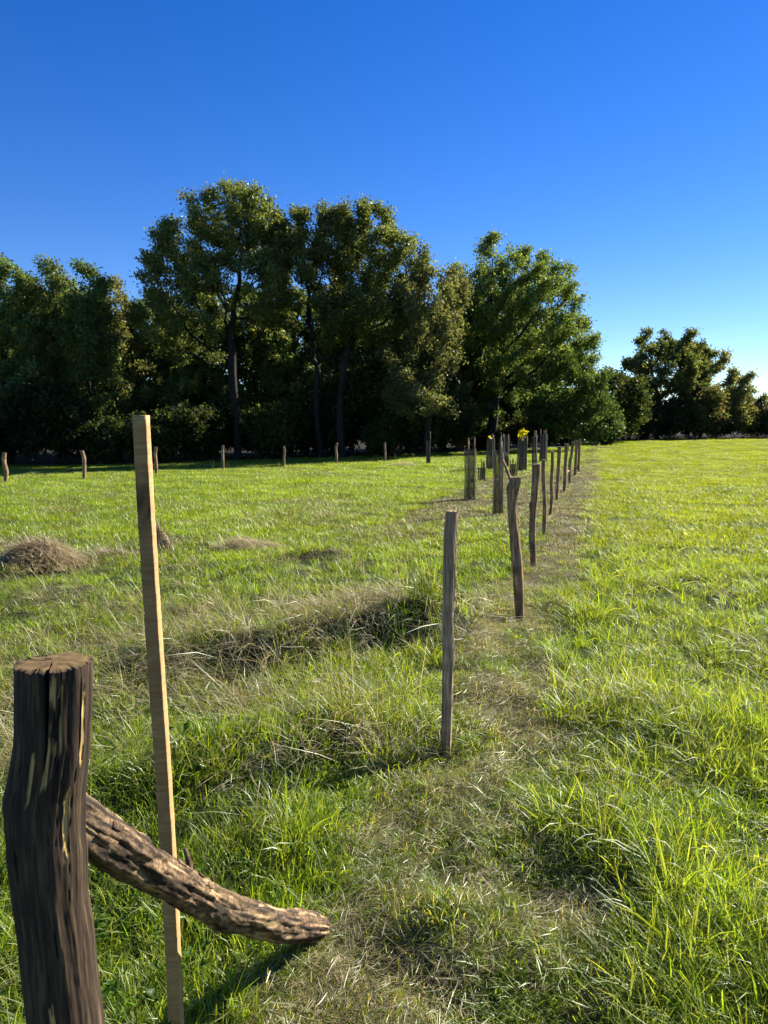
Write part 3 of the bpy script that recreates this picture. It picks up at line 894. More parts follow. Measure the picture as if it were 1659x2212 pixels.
for k, (bx, by, tx, ty, wpx, lab, shp) in enumerate(ROW):
    D_ = 3.0
    for _ in range(30):                   # depth at which the foot meets the ground
        p = at(bx, by, D_)
        D_ += (p.z - gz(p.x, p.y)) * (D_ / 1.6) * .6
    b = at(bx, by, D_); b.z = gz(b.x, b.y)
    t_ = at(tx, ty, D_ - .02)
    h = t_.z - b.z; dx = t_.x - b.x; r = wpx / 2 * m_per_px(D_)
    row_pos.append((b, h, dx, r))
    o = empty('fence_post', b)
    kw = dict(nseg=36, nz=60, seed=20 + k)
    if shp == 'A':
        prof = prof_px([(1102, 963, 992), (1126, 961, 991.5), (1163, 958, 989), (1200, 957.5, 987), (1250, 956.5, 986), (1300, 956, 984), (1371, 953.5, 981.5), (1400, 955, 984), (1410, 956, 984), (1479, 955, 980), (1586, 953, 976.5), (1624, 956, 975)], b, h, D_)
        kw.update(nseg=72, nz=130, groove=.06, lump=.05, dark=.35, flat=[(FR - .1, .86), (FR + 1.75, .84)], split=[(FR + .78, h - 1.15, .05, .12), (FR + .98, h - .9, .05, .10), (FR + .1, h - .3, .03, .08), (FR - .5, h - 1.2, .03, .05)], marks=[(FR + .92, .05, h, .07, 0), (FR + 1.4, .0, h, .30, 0), (FR + .4, h - .2, h - .02, .05, 0)])  # pale streaks down the right side paint sunlight into the tint
    elif shp == 'B':
        prof = prof_px(cx2([(610, 695, 775), (650, 685, 775), (680, 662, 770), (720, 650, 760), (800, 657, 746), (900, 663, 739), (1000, 668, 746), (1100, 676, 764), (1200, 683, 775), (1350, 694, 790), (1500, 709, 800), (1700, 720, 805), (1870, 735, 805)]), b, h, D_)
        kw.update(nseg=56, nz=110, groove=.06, lump=.06, dark=.5, split=[(FR + .9, h - .25, .08, .2), (FR + .4, h - .9, .04, .07)], marks=[(FR + 1.3, h - .18, h - .02, .15, 0), (FR + .3, .5, .62, .2, 0)])
    elif shp == 'C':
        prof = prof_px(cx2([(500, 875, 950), (600, 873, 945), (700, 868, 930), (800, 864, 925), (900, 855, 912), (1000, 850, 905), (1100, 847, 903), (1200, 848, 905), (1300, 855, 910), (1385, 860, 912)]), b, h, D_)
        kw.update(groove=.05, lump=.06, dark=.5, nz=90, split=[(FR + .3, h - .7, .05, .08)])
    elif shp == 'C2':
        prof = [(0, .005, 0, r * .80, r * .8), (.25, -.004, 0, r * .95, r * .9), (.45, -.004, 0, r * 1.05, r), (.58, .01, 0, r * 1.08, r), (.66, dx * .4 + .012, 0, r * .92, r * .9), (.8, dx * .85, 0, r * .9, r * .9), (.92, dx, 0, r * 1.02, r), (1, dx + .002, 0, r * 1.1, r)]
        kw.update(groove=.05, lump=.08)
    elif shp == 'D':
        prof = [(0, .0, 0, r * 1.05, r), (.35, .01, 0, r, r), (.65, dx + .012, 0, r, r), (.85, dx - .004, 0, r * .95, r), (1, dx - .003, 0, r * .9, r)]
    elif shp == 'E':
        prof = [(0, -.002, 0, r * .9, r), (.3, .012, 0, r, r), (.5, dx * .6 - .008, 0, r * .95, r), (.8, dx * .8 + .006, 0, r * 1.05, r), (1, dx, 0, r * 1.0, r)]
    else:
        prof = [(0, .0, 0, r * .85, r), (.3, dx * .3 - .006, 0, r, r), (.7, dx * .7, 0, r * 1.06, r), (1, dx, 0, r * 1.08, r)]
    if k > 2: kw.update(nseg=20, nz=36, groove=.07, lump=.12)
    link('trunk', post_mesh('post', h, prof, M_gpost if shp == 'A' else M_rpost, **kw), o)
    if shp == 'B':
        a_ = at(1104, 1040, D_ + .03) - b; e_ = at(1086, 994, D_ + .16) - b
        V, F, T = tube([a_ - (e_ - a_) * .4, a_, (a_ + e_) / 2 + Vector((.004, 0, 0)), e_], [.016, .015, .012, .009], 8, 3, .06)
        link('branch_fork', np_mesh('branch_fork', V, [F, T], M_rpost, np.zeros((len(V), 3))), o)
    if shp == 'C':
        V, F, T = tube([(.0, 0, h * .48), (-.028, -.008, h * .535), (-.044, -.01, h * .60), (-.046, -.01, h * .628)], [.028, .026, .021, .014], 12, 3, .05)
        link('side_stub', np_mesh('side_stub', V, [F, T], M_rpost, np.tile([0, .3, 0], (len(V), 1))), o)
    if k == 9:
        V, F, T = tube([(.02, .0, .62), (.14, .7, .34), (.30, 1.5, gz(b.x + .3, b.y + 1.5) - b.z - .03)], [.022, .022, .024], 8, 3, .06)
        link('strut', np_mesh('strut', V, [F, T], M_rpost, np.zeros((len(V), 3))), o)
    tag(o, lab, 'fence post', 'posts of the near row')

b8 = row_pos[7][0]
V, F, T = tube([(b8.x - .62, b8.y - .75, gz(b8.x - .62, b8.y - .75) + .0), (b8.x - .3, b8.y - .38, .20), (b8.x - .03, b8.y - .05, .36)], [.022, .024, .02], 8, 9, .08)
o = link('brace_stick', np_mesh('brace_stick', V, [F, T], M_rpost, np.zeros((len(V), 3))))
tag(o, 'short crooked stick leaning low against the crooked ninth post', 'stick')

# --- the far fence across the meadow
FAR = [(12, 1046, 980, 30.5, 9), (182, 1038, 975, 32.5, 8), (338, 1027, 968, 35, 7), (482, 1016.5, 963, 38, 6), (614, 1008, 963, 40.5, 5), (727, 1006, 960, 42.5, 5.5), (831, 1000, 957.5, 44, 4.5)]
names = ['leftmost post of the far fence, at the frame edge', 'second far fence post from the left, slightly bent at its top', 'third far fence post from the left, just right of the tall stake',
         'fourth far fence post from the left, before the dark wood', 'fifth far fence post from the left, thin and straight', 'sixth far fence post from the left, before the big oaks', 'seventh far fence post from the left, near dry weeds']
for k, (px, yb, yt, D_, w) in enumerate(FAR):
    b = on_ground(px, D_); r = w / 2 * m_per_px(D_); h = (yb - yt) * m_per_px(D_)
    o = empty('fence_post', b)
    s_ = rng.normal(0, .02, 4)
    prof = [(0, 0, 0, r * .9, r), (.4, s_[0], s_[1], r, r), (.75, s_[2] * 1.3, 0, r, r), (1, (-.06 if k == 1 else s_[3]), 0, r * 1.0, r)]
    link('trunk', post_mesh('post', h, prof, M_rpost, nseg=14, nz=26, seed=50 + k, groove=.06, lump=.12), o)
    tag(o, names[k], 'fence post', 'posts of the far fence')
for px, D_, h, w, lab in ((1228, 54, 1.5, .05, 'thin tall bare stake far back before the dark wood edge'), (1226, 44, .8, .045, 'short thin stake standing behind the eighth near-row post')):
    b = on_ground(px, D_)
    o = link('thin_stake', post_mesh('stake', h, [(0, 0, 0, w / 2, w / 2), (.5, .01, 0, w / 2, w / 2), (1, 0, 0, w / 2, w / 2)], M_rpost, nseg=8, nz=10, seed=3), None, b)
    tag(o, lab, 'stake')

# ------------------------------------------------------------------ tree guards
def net_mesh(r, h, cell=.035, wire=.0042, seed=0):
    """diamond plastic netting rolled into a tube: two families of helical strands plus rims"""
    nstr = max(10, int(round(2 * np.pi * r / cell))); nz = int(h / (cell * .9))
    V, F = [], []
    o = 0
    rs = np.random.default_rng(seed)
    wob = rs.random(4) * 6.28
    def sfc(th, z):
        rr = r * (1 + .07 * np.sin(2 * th + wob[0] + z * 1.5) + .04 * np.sin(3 * th + wob[1] - z * 2))
        return np.stack([rr * np.cos(th) + .015 * np.sin(z * 2.2 + wob[2]), rr * np.sin(th), z], -1)
    for fam in (1, -1):
        for k in range(nstr):
            z = np.linspace(0, h, nz // 2 + 2)
            th = 2 * np.pi * k / nstr + fam * z / (r * 1.15)
            A = sfc(th - wire / 2 / r, z); B = sfc(th + wire / 2 / r, z)
            v = np.stack([A, B], 1).reshape(-1, 3)
            m = len(z); i = np.arange(m - 1) * 2
            V.append(v); F.append(np.stack([i, i + 1, i + 3, i + 2], -1) + o); o += len(v)
    th = np.linspace(0, 2 * np.pi, 25)
    for z0 in (0, h):
        A = sfc(th, np.full(25, z0)); B = sfc(th, np.full(25, z0 + .008))
        v = np.stack([A, B], 1).reshape(-1, 3); i = np.arange(24) * 2
        V.append(v); F.append(np.stack([i, i + 1, i + 3, i + 2], -1) + o); o += len(v)
    return np_mesh('net', np.concatenate(V), np.concatenate(F), M_net)

def stick_mesh(h, w, seed, lean=(0, 0)):
    r_ = np.random.default_rng(seed)
    V, F, T = tube([(0, 0, -.1), (lean[0] * .4, lean[1] * .4, h * .4), (lean[0] * .8 + r_.normal(0, .006), lean[1] * .8, h * .8), (lean[0], lean[1], h)], [w / 2] * 4, 6, seed, .05)
    return np_mesh('stake', V, [F, T], M_gstake)

def small_plant(name, h, nleaf, tints, seed, spread=.12, leaf=.05, mat=None, zlo=.1):
    r_ = np.random.default_rng(seed)
    V, F, T = tube([(0, 0, -.05), (.01, .01, h * .5), (-.01, 0, h)], [.009, .007, .004], 6, seed, .05)
    stem = np_mesh('stem', V, [F, T], M_gstake)
    z = h * (zlo + (1 - zlo) * r_.random(nleaf)); a = r_.random(nleaf) * 6.28; rr = spread * np.sqrt(r_.random(nleaf))
    c = np.stack([rr * np.cos(a), rr * np.sin(a), z + r_.normal(0, .02, nleaf)], -1)
    v, f, col = leaf_quads(c, leaf, tints, r_)
    return stem, np_mesh('leaves', v, f, mat or M_leaf, col)

def leaf_quads(c, size, tints, r_, elong=1.5):
    n_ = len(c)
    a = r_.normal(0, 1, (n_, 3)); a /= np.linalg.norm(a, axis=1)[:, None]
    b = r_.normal(0, 1, (n_, 3)); b -= a * (a * b).sum(1)[:, None]; b /= np.linalg.norm(b, axis=1)[:, None]
    nn = np.cross(a, b)
    sz = size * (.6 + .8 * r_.random((n_, 1)))
    v = np.stack([c - a * sz * .55 * elong, c + a * sz * .35 * elong + b * sz * .5, c + a * sz * .45 * elong - b * sz * .45], 1).reshape(-1, 3)
    f = np.arange(n_ * 3).reshape(-1, 3)
    tints = np.asarray(tints, float)
    col = tints[r_.integers(0, len(tints), n_)] * (.75 + .5 * r_.random((n_, 1)))
    return v, f, np.repeat(col, 3, 0)

GUARDS = [  # px, D, net radius, net height, [(stake dx, dy, h)], label
    (1014, 18.2, .15, 1.2, [(-.03, -.15, 1.47), (.09, -.13, 1.48), (.0, .15, 1.40)], 'wide netting tree guard with two pale stakes, frontmost on the left'),
    (1074, 15.0, .105, 1.23, [(.03, -.11, 1.52), (-.06, -.09, 1.25), (.07, .09, 1.42), (.10, -.02, 1.2)], 'narrow dark netting tree guard, frontmost and nearest the post row'),
    (1059, 32.5, .17, 1.30, [(.05, -.16, 1.52), (-.12, -.10, 1.3), (.12, .1, 1.46)], 'dark netting tree guard with small yellow leaves peeping out'),
    (1083, 37.0, .14, 1.28, [(-.05, -.14, 1.5), (.07, -.12, 1.48)], 'slim tree guard mostly hidden behind the frontmost narrow guard'),
    (1093, 40.5, .14, 1.35, [(-.10, -.1, 1.42), (.08, -.13, 1.45)], 'slim dark tree guard to the right of the hidden one'),
    (1128, 31.3, .20, 1.32, [(-.12, -.16, 1.36), (.03, -.2, 1.45), (.14, -.14, 1.42), (.0, .2, 1.3)], 'broad tree guard crowned by large bright yellow leaves'),
    (1154, 35.5, .13, 1.36, [(-.03, -.13, 1.62), (.07, -.11, 1.62), (.11, .06, 1.4)], 'narrow tree guard with two tall stakes, second from the right'),
    (1173, 38.5, .19, 1.38, [(-.16, -.1, 1.66), (-.05, -.18, 1.6), (.06, -.18, 1.64), (.17, .02, 1.4)], 'dark tree guard with four tall stakes, rightmost in the cluster'),
    (925, 40.0, .11, 1.20, [(.08, -.06, 1.68), (-.08, -.08, 1.25)], 'lone far tree guard left of the cluster, beside the far fence'),
]
for k, (px, D_, r, h, sts, lab) in enumerate(GUARDS):
    b = on_ground(px, D_)
    o = empty('tree_guard', b, 0)
    link('netting', net_mesh(r, h, cell=.035 if D_ < 25 else .05, wire=.011 if D_ < 25 else .025, seed=k), o)
    for j, (dx, dy, hh) in enumerate(sts):
        sk = link('stake', stick_mesh(hh, .034 if D_ < 25 else .045, 10 * k + j, (rng.normal(0, .015), rng.normal(0, .015))), o)
        sk.location = (dx, dy, 0)
    tag(o, lab, 'tree guard', 'guards round the planted trees')
YEL = [(.55, .50, .02), (.48, .42, .015), (.62, .58, .04)]
GRN = [(.06, .10, .018), (.09, .13, .02)]
for gi_, h, n_, sp, lf, tn, zl, lab in ((5, 1.62, 46, .17, .13, YEL, .82, 'young planted tree with big bright yellow leaves above its guard'),
                                       (2, 1.46, 9, .10, .08, YEL, .90, 'young planted tree with few small yellow leaves in dark guard'),
                                       (0, .62, 60, .10, .05, GRN, .1, 'small green sapling inside the frontmost wide netting guard')):
    g = GUARDS[gi_]; b = on_ground(g[0], g[1])
    o = empty('sapling', b)
    stem, lv = small_plant('sapling', h, n_, tn, 70 + gi_, sp, lf, None, zl)
    link('stem', stem, o); link('leaves', lv, o)
    tag(o, lab, 'sapling', 'young trees planted in guards')
for k, (px, D_, hs2, lab) in enumerate(((1041, 25.5, [(-.13, 0, .46), (-.05, -.1, .74), (.03, .05, .62), (.08, -.06, .68), (.11, .04, .5)], 'low ring of five short stakes left of the narrow guard'),
                        (1109, 27.5, [(-.11, 0, .56), (-.05, -.08, .62), (.0, .06, .6), (.04, -.08, .5), (.12, .02, .66)], 'low ring of five short stakes below the yellow-leaved guard'),
                        (1094.5, 34.5, [(-.06, 0, .7), (.0, -.06, .66), (.05, .05, .6)], 'low cluster of three short stakes behind the narrow guard'))):
    o = empty('low_tree_guard', on_ground(px, D_))
    for j, (dx, dy, hh) in enumerate(hs2):
        sk = link('stake', stick_mesh(hh, .045, 200 + 10 * k + j, (rng.normal(0, .02), rng.normal(0, .02))), o); sk.location = (dx, dy, 0)
    link('netting', net_mesh(.10, .42, .05, .016, 30 + k), o)
    tag(o, lab, 'tree guard', 'low guards between the tall ones')

# ------------------------------------------------------------------ heaps of dry grass
def heap(px, D_, rx, ry, h, nb, lab, tints=G_HAY, seed=0, cone=False):
    b = on_ground(px, D_)
    a = rng.random(nb) * 6.28; rr = np.sqrt(rng.random(nb))
    cx, cy_ = rx * rr * np.cos(a), ry * rr * np.sin(a)
    lumpy = .45 + 1.1 * fbm(cx * 4 + px, cy_ * 4 + px * .7, 5, 2)
    top_ = h * (1 - rr ** (1.0 if cone else 1.5)) * (1 if cone else lumpy)
    cz = top_ * (.35 + .65 * rng.random(nb) ** .4) + .02
    az = rng.normal(-.5, .7, nb) if not cone else a + rng.normal(0, .5, nb)
    Ln = .14 + .42 * rng.random(nb) ** 1.6
    pitch = rng.normal(-.15, .35, nb) if not cone else rng.normal(-.95, .25, nb)
    w = .0035 + .004 * rng.random(nb)
    parts = []
    t = np.linspace(-.5, .5, 4)
    sag = -.35
    X_ = cx[:, None] + Ln[:, None] * t * np.cos(pitch)[:, None] * np.cos(az)[:, None]
    Y_ = cy_[:, None] + Ln[:, None] * t * np.cos(pitch)[:, None] * np.sin(az)[:, None]
    Z_ = cz[:, None] + Ln[:, None] * (t * np.sin(pitch)[:, None] + sag * t ** 2)
    Z_ = np.maximum(Z_, .003)
    wx, wy = -np.sin(az)[:, None] * w[:, None] / 2 * np.ones(4), np.cos(az)[:, None] * w[:, None] / 2 * np.ones(4)
    V = np.stack([np.stack([X_ - wx, Y_ - wy, Z_], -1), np.stack([X_ + wx, Y_ + wy, Z_ + .001], -1)], 2).reshape(-1, 3)
    kk = np.arange(3) * 2
    F = (np.stack([kk, kk + 1, kk + 3, kk + 2], -1)[None] + (np.arange(nb) * 8)[:, None, None]).reshape(-1, 4)
    tn = np.array(tints)[rng.integers(0, len(tints), nb)] * (.7 + .6 * rng.random((nb, 1)))
    o = link('dry_grass_heap', np_mesh('dry_grass_heap', V, F, M_straw, np.repeat(tn, 8, 0)), None, b)
    o.location.z -= .03
    tag(o, lab, 'grass heap', 'heaps of dry mown grass')
heap(85, 9.4, .52, .33, .42, 2000, 'largest heap of dry brown grass, at the left frame edge', G_HAY + G_DRY[:2])
heap(245, 9.9, .40, .25, .13, 800, 'low flat heap of dry grass between the largest heap and the stake', G_HAY + G_DRY)
heap(343, 10.4, .24, .2, .42, 1300, 'steep little cone of dry brown grass right behind the tall stake', cone=True)
heap(540, 10.6, .55, .3, .15, 800, 'loose pale heap of dry grass right of the tall stake', G_DRY)
heap(800, 5.95, .60, .22, .14, 520, 'broad tangle of dry grass on the mound left of the grey split post', G_DRY + G_OLIVE)
heap(868, 38, .9, .5, .35, 700, 'far pale clump of dry weeds beside the far fence', G_DRY)
heap(1240, 11.5, .12, .1, .05, 160, 'small dark tuft of clippings right of the mown strip', G_HAY)
# long single stalks bending over the rough grass
st = []
for k in range(90):
    if k < 60:
        x, y = rng.uniform(-2.2, .35), rng.uniform(2.6, 7.5)
    else:
        x, y = rng.uniform(-9, 2), rng.uniform(20, 41)
    if row_u(x, y) > .1: continue
    far_ = k >= 60
    L_ = rng.uniform(.3, .62) if not far_ else rng.uniform(.4, .8); az = rng.uniform(2.4, 4.6) if rng.random() < .7 else rng.uniform(0, 6.28)
    t = np.linspace(0, 1, 8)
    bend = rng.uniform(.25, .9) if not far_ else rng.uniform(.1, .35)
    p = np.stack([x + L_ * bend * t ** 1.6 * math.cos(az), y + L_ * bend * t ** 1.6 * math.sin(az), gz(x, y) + L_ * (t * (1.1 - bend * .5) - .35 * bend * t ** 2.5)], -1)
    w = .0016 if not far_ else .005
    V, F, T = tube(p, np.linspace(w, w * .4, 8), 4, k, 0, False)
    st.append((V, F, np.tile(np.array(G_DRY[k % 5]) * 1.1, (len(V), 1))))
v, f, c = join(st)
tag(link('dry_grass_stalks', np_mesh('dry_grass_stalks', v, f, M_straw, c)), 'scattered long pale grass stalks bending over the rough meadow', 'grass', kind='stuff')

# ------------------------------------------------------------------ trees
def colonize(attr, trunk, step=.45, dinf=5.0, dkill=.85, iters=120, r_=None, grav=0.0):
    nodes = [np.array(p) for p in trunk]; parent = [-1] + list(range(len(trunk) - 1))
    pos = np.array(nodes)
    d = np.linalg.norm(attr[:, None] - pos[None], axis=2)
    near = d.argmin(1); dist = d.min(1)
    alive = np.ones(len(attr), bool)
    for it in range(iters):
        lim = dinf if it > 25 else 1e9
        m = alive & (dist < lim)
        if not m.any(): break
        idx_ = near[m]
        dv = attr[m] - pos[idx_]; dv /= np.linalg.norm(dv, axis=1)[:, None] + 1e-9
        acc = np.zeros_like(pos); np.add.at(acc, idx_, dv)
        src = np.unique(idx_)
        g = acc[src]; ln = np.linalg.norm(g, axis=1)
        ok = ln > .15
        src = src[ok]; g = g[ok] / ln[ok][:, None]
        if len(src) == 0: break
        g = g + r_.normal(0, .18, g.shape) + np.array([0, 0, grav]); g /= np.linalg.norm(g, axis=1)[:, None]
        newp = pos[src] + g * step
        base_i = len(pos)
        pos = np.vstack([pos, newp]); parent.extend(src.tolist())
        al = np.where(alive)[0]
        dd = np.linalg.norm(attr[al][:, None] - newp[None], axis=2)
        j = dd.argmin(1); dm = dd.min(1)
        up = dm < dist[al]
        near[al[up]] = base_i + j[up]; dist[al[up]] = dm[up]
        alive &= ~(dist < dkill)
    return pos, np.array(parent)

def tree_meshes(lobes, H0, trunk_r, nattr, nleaf, leaf, tints, seed, trunk_top=None, step=.45, dkill=.85, forks=None, sigma=.25, lean=(0, 0), surf=.6):
    """lobes: (x, y, z, rx, ry, rz) in metres from the foot. -> wood mesh, leaf mesh"""
    r_ = np.random.default_rng(seed)
    lob = np.array(lobes, float)
    vol = lob[:, 3] * lob[:, 4] * lob[:, 5]
    # small clumps on and in every lobe give the crown its lumpy outline
    pick_ = r_.choice(len(lob), nattr, p=vol ** .7 / (vol ** .7).sum())
    dv = r_.normal(0, 1, (nattr, 3)); dv /= np.linalg.norm(dv, axis=1)[:, None]
    rad = np.where(r_.random(nattr) < surf, .78 + .26 * r_.random(nattr), r_.random(nattr) ** (1 / 3.))
    A = lob[pick_, :3] + dv * lob[pick_, 3:] * rad[:, None]
    A += (np.stack([fbm(A[:, 0] * .5, A[:, 2] * .5, seed), fbm(A[:, 1] * .5, A[:, 2] * .5, seed + 1), fbm(A[:, 0] * .5, A[:, 1] * .5, seed + 2)], -1) - .5) * 1.6
    gap = fbm(A[:, 0] * .45 + 31, A[:, 2] * .45 + A[:, 1] * .3, seed + 5)
    A = A[(gap > .33) & (A[:, 2] > .4)]
    trunk = [np.array([0, 0, 0.])]
    k = max(3, int(H0 / step))
    for i in range(1, k + 1):
        t = i / k
        trunk.append(np.array([lean[0] * t + .12 * math.sin(t * 5 + seed), lean[1] * t + .12 * math.sin(t * 4 + seed * 2), H0 * t]))
    pos, par = colonize(A, trunk, step, 5.0, dkill, 110, r_)
    n_ = len(pos)
    kids = [[] for _ in range(n_)]
    for i in range(1, n_): kids[par[i]].append(i)
    rad = np.zeros(n_); ex = 2.35
    for i in range(n_ - 1, -1, -1):
        rad[i] = (sum(rad[c] ** ex for c in kids[i])) ** (1 / ex) if kids[i] else .012
    sc_ = trunk_r / rad[0]
    rad = np.maximum(rad * np.where(rad > .05, sc_, 1 + (sc_ - 1) * rad / .05), .009)
    rad[0] *= 1.25
    # wood: one frustum per segment, following its main child smoothly
    main = np.zeros(n_, bool)
    for i in range(n_):
        if kids[i]: main[max(kids[i], key=lambda c: rad[c])] = True
    e = np.arange(1, n_); p = par[1:]
    r0 = np.where(main[1:], rad[p], np.minimum(rad[p], rad[1:] * 1.15)); r1 = rad[1:]
    big = r1 > .05
    Vs, Fs = [], []; off = 0
    dirs = np.zeros((n_, 3)); dirs[1:] = pos[1:] - pos[p]; dirs[0] = (0, 0, 1)
    for sel, ns in ((big, 8), (~big, 3)):
        ee, pp_, q0, q1 = e[sel], p[sel], r0[sel], r1[sel]
        if not len(ee): continue
        def ring(c, d, r):
            d = d / (np.linalg.norm(d, axis=1)[:, None] + 1e-9)
            a = np.cross(d, np.array([.3, .95, .1])); a /= np.linalg.norm(a, axis=1)[:, None]
            b = np.cross(d, a)
            th = np.linspace(0, 2 * np.pi, ns, endpoint=False)
            return c[:, None] + r[:, None, None] * (np.cos(th)[None, :, None] * a[:, None] + np.sin(th)[None, :, None] * b[:, None])
        d0 = np.where(main[ee][:, None], dirs[pp_], dirs[ee])
        V = np.concatenate([ring(pos[pp_], d0, q0), ring(pos[ee], dirs[ee], q1)], 1)
        j = np.arange(ns); jn = (j + 1) % ns
        f = np.stack([j, jn, jn + ns, j + ns], -1)
        F = (f[None] + (np.arange(len(ee)) * 2 * ns)[:, None, None]).reshape(-1, 4) + off
        Vs.append(V.reshape(-1, 3)); Fs.append(F); off += V.shape[0] * 2 * ns
    wood_me = np_mesh('trunk', np.concatenate(Vs), np.concatenate(Fs), M_bark, None, smooth=True)
    thin = np.where((rad < .03) & (np.arange(n_) > len(trunk)))[0]
    w_ = np.exp(r_.normal(0, .5, len(thin)))
    nleaf = int(nleaf * 1.12)
    pk = r_.choice(thin, nleaf, p=w_ / w_.sum())
    c = pos[pk] + r_.normal(0, sigma, (nleaf, 3)) * np.array([1, 1, .8])
    c[:, 2] = np.maximum(c[:, 2], .1)
    v, f, col = leaf_quads(c, leaf, tints, r_)
    # colour in sprays: shift tint by twig
    sp = 1 + .35 * (r_.random(n_)[pk] - .5)
    col *= np.repeat(sp, 3)[:, None]
    return wood_me, np_mesh('crown', v, f, M_leaf, col)

def lob_px(px0, D_, base, lobes, depth=.9):
    """crown lobes measured in the photograph -> metres round the foot"""
    out = []
    for i, (cx, cy_, rx, ry) in enumerate(lobes):
        p = at(cx, cy_, D_)
        s_ = m_per_px(D_)
        yy = random.uniform(-.35, .35) * rx * s_ * (0 if i == 0 else 1.6)
        out.append((p.x - base.x, yy, p.z - base.z, rx * s_, max(rx, ry) * s_ * depth, ry * s_))
    return out

OAK = [(0.093, 0.123, 0.036), (0.128, 0.154, 0.045), (0.165, 0.17, 0.057), (0.08, 0.106, 0.036)]
OAK_B = [(0.118, 0.132, 0.051), (0.166, 0.167, 0.066), (0.099, 0.121, 0.047), (0.196, 0.189, 0.077)]
OAK_D = [(0.07, 0.123, 0.034), (0.098, 0.15, 0.039), (0.136, 0.177, 0.046), (0.179, 0.192, 0.055)]
WOODL = [(0.077, 0.118, 0.034), (0.107, 0.139, 0.045), (0.144, 0.149, 0.061), (0.07, 0.128, 0.04)]
HAZ = [(0.074, 0.115, 0.03), (0.101, 0.142, 0.038), (0.061, 0.095, 0.024)]
THORN = [(0.09, 0.064, 0.04), (0.113, 0.075, 0.043), (0.075, 0.072, 0.029)]
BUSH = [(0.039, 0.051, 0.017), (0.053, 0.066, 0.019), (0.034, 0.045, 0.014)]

def tree(name, px, D_, lobes, H0px, trunk_r, nattr, nleaf, leaf, tints, seed, lab, cat='tree', group=None, **kw):
    b = on_ground(px, D_)
    L_ = lob_px(px, D_, b, lobes)
    H0 = at(px, H0px, D_).z - b.z
    w, c = tree_meshes(L_, H0, trunk_r, nattr, nleaf, leaf, tints, seed, **kw)
    o = empty(name, b - Vector((0, 0, .08)))
    link('trunk', w, o); link('crown', c, o)
    tag(o, lab, cat, group)
    return o

def copy_tree(src, loc, rz, s, lab, group, cat=None):
    c = src.copy(); COL.objects.link(c)
    c.location = loc; c.rotation_euler = (0, 0, rz); c.scale = s
    for ch in src.children:
        d = ch.copy(); COL.objects.link(d); d.parent = c
    tag(c, lab, cat or src['category'], group)
    return c

G_T = 'tall trees along the wood edge'
tree('oak_tree', 510, 50, [(500, 640, 130, 80), (490, 450, 75, 60), (430, 510, 75, 62), (365, 575, 62, 65), (555, 510, 55, 90), (345, 650, 60, 70), (540, 600, 80, 80), (400, 720, 90, 55), (480, 560, 100, 80), (315, 600, 30, 40), (375, 520, 45, 45), (425, 455, 42, 38), (545, 440, 42, 40), (332, 580, 34, 38), (470, 510, 110, 90), (560, 600, 60, 80), (585, 540, 35, 70)],
     760, .28, 2900, 62000, .115, OAK, 101, 'largest spreading oak with low fork, left of the centre of wood', group=G_T)
tree('oak_tree', 688, 51, [(680, 560, 90, 85), (625, 480, 45, 48), (690, 490, 60, 50), (640, 620, 80, 80), (700, 680, 80, 60), (600, 560, 45, 70), (595, 475, 30, 40), (720, 460, 30, 30), (650, 540, 80, 80), (735, 520, 45, 60)],
     800, .2, 1700, 34000, .115, OAK, 102, 'tall slender oak rising in the centre, left of the twin-topped oak', group=G_T)
tree('oak_tree', 738, 50, [(790, 590, 90, 80), (765, 475, 48, 50), (822, 490, 42, 48), (882, 530, 36, 42), (850, 600, 60, 70), (790, 680, 90, 70), (740, 560, 50, 60), (830, 560, 80, 70), (900, 580, 40, 50)],
     800, .25, 2000, 40000, .115, OAK + OAK_B[:1], 103, 'tall oak with ragged tops reaching right over the centre gap', group=G_T)
tree('oak_tree', 925, 49, [(930, 690, 70, 80), (955, 620, 55, 50), (900, 760, 80, 70), (960, 750, 40, 60), (880, 650, 45, 50), (910, 850, 75, 60)],
     860, .18, 1300, 29000, .115, OAK_B, 104, 'lower olive-brown oak between the central oaks and the right-hand oak', group=G_T)
tree('oak_tree', 1062, 57, [(1090, 680, 110, 90), (1058, 545, 48, 48), (1060, 600, 60, 50), (1110, 560, 50, 45), (1178, 590, 50, 48), (1005, 600, 55, 55), (1215, 650, 45, 60), (1200, 730, 65, 70), (1020, 690, 60, 70), (1130, 790, 110, 60), (1240, 790, 50, 50), (1140, 620, 80, 60), (1130, 600, 110, 70), (1050, 640, 90, 80), (1180, 680, 80, 80), (1230, 590, 32, 38), (1250, 690, 35, 50), (1265, 750, 35, 35)],
     830, .36, 2700, 60000, .12, OAK_D, 105, 'broad green oak standing at the right-hand end of the wood', group=G_T)
tree('hazel_tree', 1245, 55, [(1250, 860, 70, 60), (1225, 800, 50, 50), (1300, 840, 38, 45), (1190, 890, 60, 50), (1270, 910, 60, 35)],
     925, .12, 800, 21000, .12, HAZ, 106, 'bright leafy hazel below the right-hand oak, at the wood corner', group=G_T, dkill=.7)
tree('thin_tree', 22, 49, [(25, 640, 60, 80), (20, 575, 30, 30), (60, 620, 45, 45), (20, 740, 70, 80), (-30, 640, 50, 70), (50, 820, 70, 80)], 850, .2, 950, 27000, .12, WOODL, 107, 'leafy tree at the left frame edge of the wood', group=G_T)
tree('thin_tree', 125, 50, [(120, 640, 55, 75), (115, 580, 30, 28), (150, 700, 60, 70), (90, 720, 60, 70), (120, 820, 80, 80)], 850, .17, 900, 25000, .12, WOODL + OAK_B[:1], 108, 'thin-stemmed olive tree, second from the left frame edge', group=G_T)
